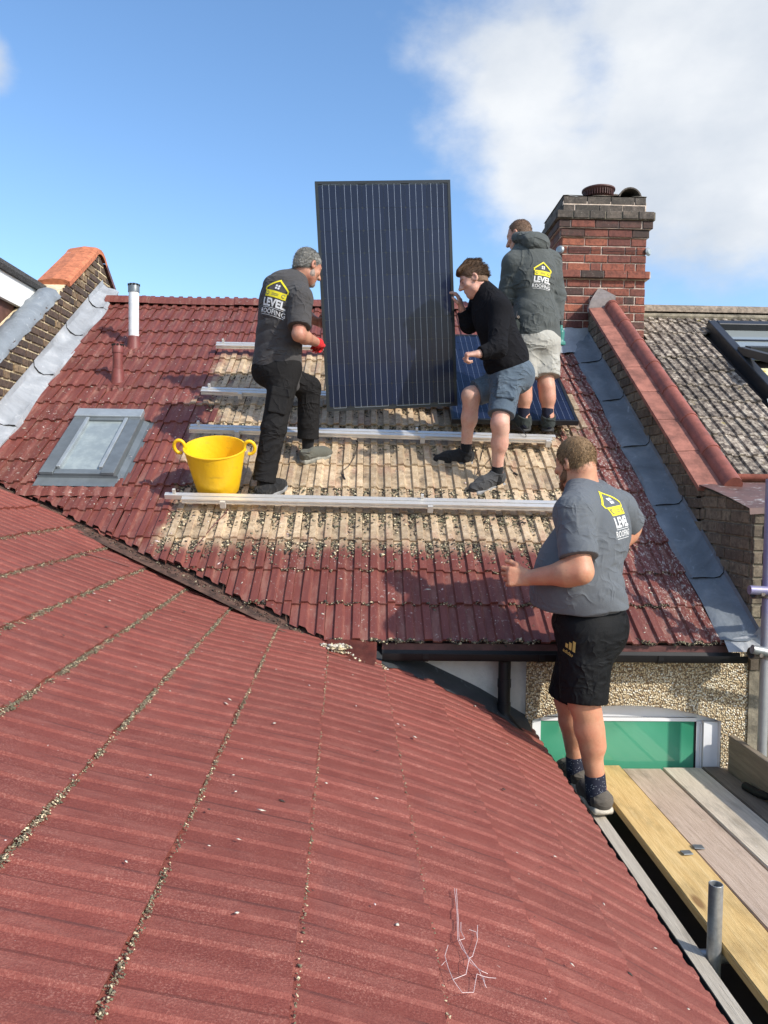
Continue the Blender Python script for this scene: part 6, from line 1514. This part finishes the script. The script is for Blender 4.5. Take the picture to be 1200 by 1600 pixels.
    # pouch on the left hip and a green cordless tool on the right
    c = at(806, 512, yb-.10); h = thing('tool_holster', 'grey green tool holster hanging on the hip of the hoodie man', 'holster', c)
    S = SDF(.004); S.box(c-Z*.02, (R, Fd, Z), (.022, .018, .05), .010, .01); S.cap(c+Z*.04, c+Z*.065, .02, .016, .02); S.cap(c-Z*.08, c-Z*.11, .018, .014, .02); S.build('pouch', M['boot'], h)
    b = B(); b.tube([c+Z*.06, c+Z*.12+R*.01, c+Z*.15+R*.02], .004, 6); b.lathe([(.006, -.01), (.01, -.01), (.01, .01), (.006, .01)], c+Z*.075-Fd*.02, 10, ax=tuple(Fd)); b.done('clip', M['steel_rust'], h)
    c = at(876, 524, yb-.02); h = thing('cordless_tool', 'teal green bodied tool held at the right hip of the hoodie man', 'tool', c)
    S = SDF(.004); S.cap(c+Z*.02, c-Z*.055, .030, .026, .01); S.cap(c+Z*.035, c+Z*.075, .016, .014, .012); S.box(c-Z*.062, (R, Fd, Z), (.022, .024, .010), .006, .008); S.build('tool_body', M['teal'], h)
    b = B(); b.lathe([(.0, .0), (.016, .0), (.017, .02), (.010, .03), (.0, .032)], c+Z*.078, 12); b.done('tool_head', M['black_plastic'], h, smooth=True)
    return o

# ------------------------------------------------------------------ man D: big man in slate T-shirt and black shorts in front
def man_d():
    foot = V((1.12, 3.66, HB-.02)); o = person('large man in slate grey T-shirt and black shorts standing on the scaffold edge', foot)
    Fd = nv(-.90, .43, 0); R = nv(.43, .90, 0)
    pel = at(921, 965, 3.80); bel = at(903, 890, 3.74); che = at(925, 830, 3.80); nek = at(911, 765, 3.82); hd = at(898, 722, 3.84)
    shL = at(897, 803, 3.58); shR = at(965, 795, 4.00); elL = at(907, 893, 3.47); wrL = at(826, 903, 3.62); elR = at(990, 812, 4.10)
    elR = at(985, 822, 4.12); wrR = at(958, 866, 4.02)
    hL = pel-R*.10-Z*.05; hR = pel+R*.10-Z*.05
    dz = HB-.022
    aL = V((1.155, 3.66, dz+.10)); kL = at(912, 1098, 3.68); aR = V((1.12, 4.02, dz+.10)); kR = at(889, 1094, 3.96)
    aL = V((1.172, 3.70, dz+.105)); aR = V((1.150, 3.99, dz+.105))
    S = SDF(.0055)
    S.ell(che, (R, Fd, Z), (.18, .13, .2), .05); S.ell(bel, (R, Fd, Z), (.17, .16, .17), .06); S.ell(pel, (R, Fd, Z), (.17, .14, .13), .06); S.cap(che+Z*.1, nek, .08, .066, .05)
    for sh, el, wr in ((shR, elR, wrR), (shL, elL, wrL)):
        S.cap(lerp(nek, sh, .3), sh, .06, .065, .05); limb(S, sh, el, .065, .062, .052, .03); limb(S, el, wr, .055, .058, .036, .04, .25)
    for hp, kn, an in ((hR, kR, aR), (hL, kL, aL)):
        limb(S, hp, kn, .10, .088, .070); S.ell(kn, (X, Y_, Z), (.066, .066, .07), .03); limb(S, kn, an, .064, .062, .043, .03, .3); S.cap(lerp(kn, an, .14)-Fd*.022, lerp(kn, an, .48)-Fd*.026, .055, .050, .04); S.cap(an, an-Z*.05, .043, .045, .02)
    hand(S, wrL, V((-.97, .22, .04)), V((.2, .9, -.15)), V((-.1, .1, .99)), sc=1.06, spread=.10, thumb=.45, rad=1.12, fingers=[(.5, .9, .5), (.75, .95, .5), (.85, .95, .5), (.95, .9, .5)])
    hand(S, wrR, V((-.5, -.3, -.75)), V((-.7, .4, .2)), V((-.5, .3, .6)), (.4, .4, .3), 1.0)
    P, ax = head_skin(S, hd, (-.60, .78, -.14), (-.10, .10, .98), nek, 1.02, .064)
    S.cap(nek+Z*.0, P(0, -.05, -.05), .066, .058, .04)
    S.build('body', M['skin_d'], o)
    hm = hair_mesh(P, ax, M['hair_d'], o, 1.02, .006, (.076, .056), (.012, -.026), (-.09, -.072), .006, seed=2, rough=.0012); strands(hm, M['hair_d'], o, 12000, .013, ax[2]*-.75+ax[1]*-.1, seed=4, lift=.45, wd=.0008)
    brows_eyes(P, ax, o, M['beard_d'], 1.02)
    S = SDF(.005)
    for sg in (-1, 1): S.cap(P(.062*sg, .012, -.03), P(.050*sg, .026, -.075), .012, .022, .02); S.cap(P(.050*sg, .026, -.07), P(0, .070, -.108), .022, .028, .02)
    S.cap(P(-.024, .092, -.046), P(.024, .092, -.046), .007, .007, .01); bd = S.build('beard', M['beard_d'], o); strands(bd, M['beard_d'], o, 2500, .008, ax[2]*-.5+ax[1]*.2, seed=6, lift=.6, wd=.0008)
    hem = at(915, 944, 3.78); hn = nv(.0, 0, -1); c_ = [(hem, hn)]
    S = SDF(.0055)
    S.ell(che-Fd*.02, (R, Fd, Z), (.225, .17, .22), .07, c_); S.ell(bel+Fd*.012-Z*.02, (R, Fd, Z), (.21, .20, .24), .10, c_); S.ell(lerp(bel, pel, .6)+Fd*.055, (R, Fd, Z), (.205, .215, .18), .10, c_); S.cap(lerp(bel, pel, .5)-Fd*.05-R*.04, lerp(bel, pel, .9)-Fd*.05-R*.04, .15, .16, .06, c_)
    S.cap(che+Z*.13-Fd*.02, lerp(nek, hd, .1), .11, .078, .06, [(lerp(nek, hd, .22)-Fd*.0, nv(hd-nek-Fd*.06))])
    for sh, el, f in ((shR, elR, .82), (shL, elL, .76)):
        S.cap(lerp(nek, sh, .25), sh, .085, .092, .05); S.cap(sh, lerp(sh, el, f+.3), .092, .092, .04, [(lerp(sh, el, f), (V(el)-V(sh)).normalized())])
    S.fold(lerp(bel, pel, .4)+R*.0-Fd*.1, .26, (.15, .1, .98), 40, .010, 1); S.fold(shL-Z*.08+R*.08, .2, (.75, .3, -.6), 44, .008, 2); S.fold(che-Fd*.1-Z*.08, .24, (.5, .1, .85), 34, .007, 3); S.fold(bel-R*.1, .24, (-.3, .1, .95), 30, .006, 6); S.fold(lerp(shL, elL, .5), .16, (.2, .1, .97), 46, .005, 7)
    ts = S.build('t_shirt', M['tee_d'], o)
    un = nv(.88, -.45, .16); uy = nv(V((-.14, .0, 1))-un*V((-.08, 0, 1)).dot(un)); ux = uy.cross(un)
    roofing_logo(ts, surf_px(ts, 969, 806), ux, uy, un, 1.0, .55)
    # sleeve hem stitching
    d = (elL-shL).normalized(); c = lerp(shL, elL, .70); b = B(); u_ = d.orthogonal().normalized(); w_ = d.cross(u_)
    # shorts
    S = SDF(.0055); S.ell(pel-Z*.02, (R, Fd, Z), (.20, .185, .17), .06, [(hem+Z*.015, Z)]); S.ell(pel-Fd*.04-Z*.08, (R, Fd, Z), (.18, .13, .15), .08)
    for hp, kn, f, s_ in ((hR, kR, .97, 1), (hL, kL, .98, 2)):
        d = (V(kn)-V(hp)).normalized(); S.cap(hp, lerp(hp, kn, 1.2), .135, .112, .06, [(lerp(hp, kn, f), d)]); S.fold(lerp(hp, kn, .3), .26, (.9, .2, .25), 34, .010, s_); S.fold(lerp(hp, kn, .75), .2, (.92, .2, .2), 30, .008, s_+4)
    S.fold(pel-Z*.05+Fd*.1, .22, (.8, .2, .4), 40, .010, 5)
    sh_ = S.build('shorts', M['short_d'], o)
    # three slanted bars and small word on the left leg of the shorts
    base = V(WM(sh_).translation); bvh = BVHTree.FromPolygons([v.co+base for v in sh_.data.vertices], [p.vertices[:] for p in sh_.data.polygons])
    un = nv(-.45, -.89, .05); uy = nv(.35, -.15, .9); uy = nv(uy-un*uy.dot(un)); ux = uy.cross(un); pc = at(880, 1021, 3.5)
    bm = bmesh.new()
    for i, hgt in enumerate((.020, .034, .048)):
        x0 = -.030+.021*i; 
        bm.faces.new([bm.verts.new(q+(0,)) for q in ((x0+.006, 0), (x0+.021, 0), (x0+.021-hgt*.45+.004, hgt), (x0+.006-hgt*.45+.004, hgt))])
    _drop(bm, bvh, pc, ux, uy, un, M['print_gold'], 'print_bars', sh_, .002, .3)
    _drop(text_bm('adidas', .024, 0, -.026, .0004), bvh, pc, ux, uy, un, M['print_gold'], 'print_word', sh_, .002, .3)
    for kn, an, tdir in ((kR, aR, V((-.20, .97, 0))), (kL, aL, V((-.12, .99, 0)))):
        S = SDF(.005); S.cap(lerp(kn, an, .80), an-Z*.05, .051, .053, .01, [(lerp(kn, an, .82), -(V(an)-V(kn)).normalized())]); S.build('sock', M['sock_d'], o)
        shoe(o, an-Z*.105-nv(tdir)*.068+X*.012, tdir, Z, (M['shoe_grey'], M['sole_white'], M['lace']), L=.30, collar=.052, w=1.28)
    return o
man_a(); man_b(); man_c(); man_d()
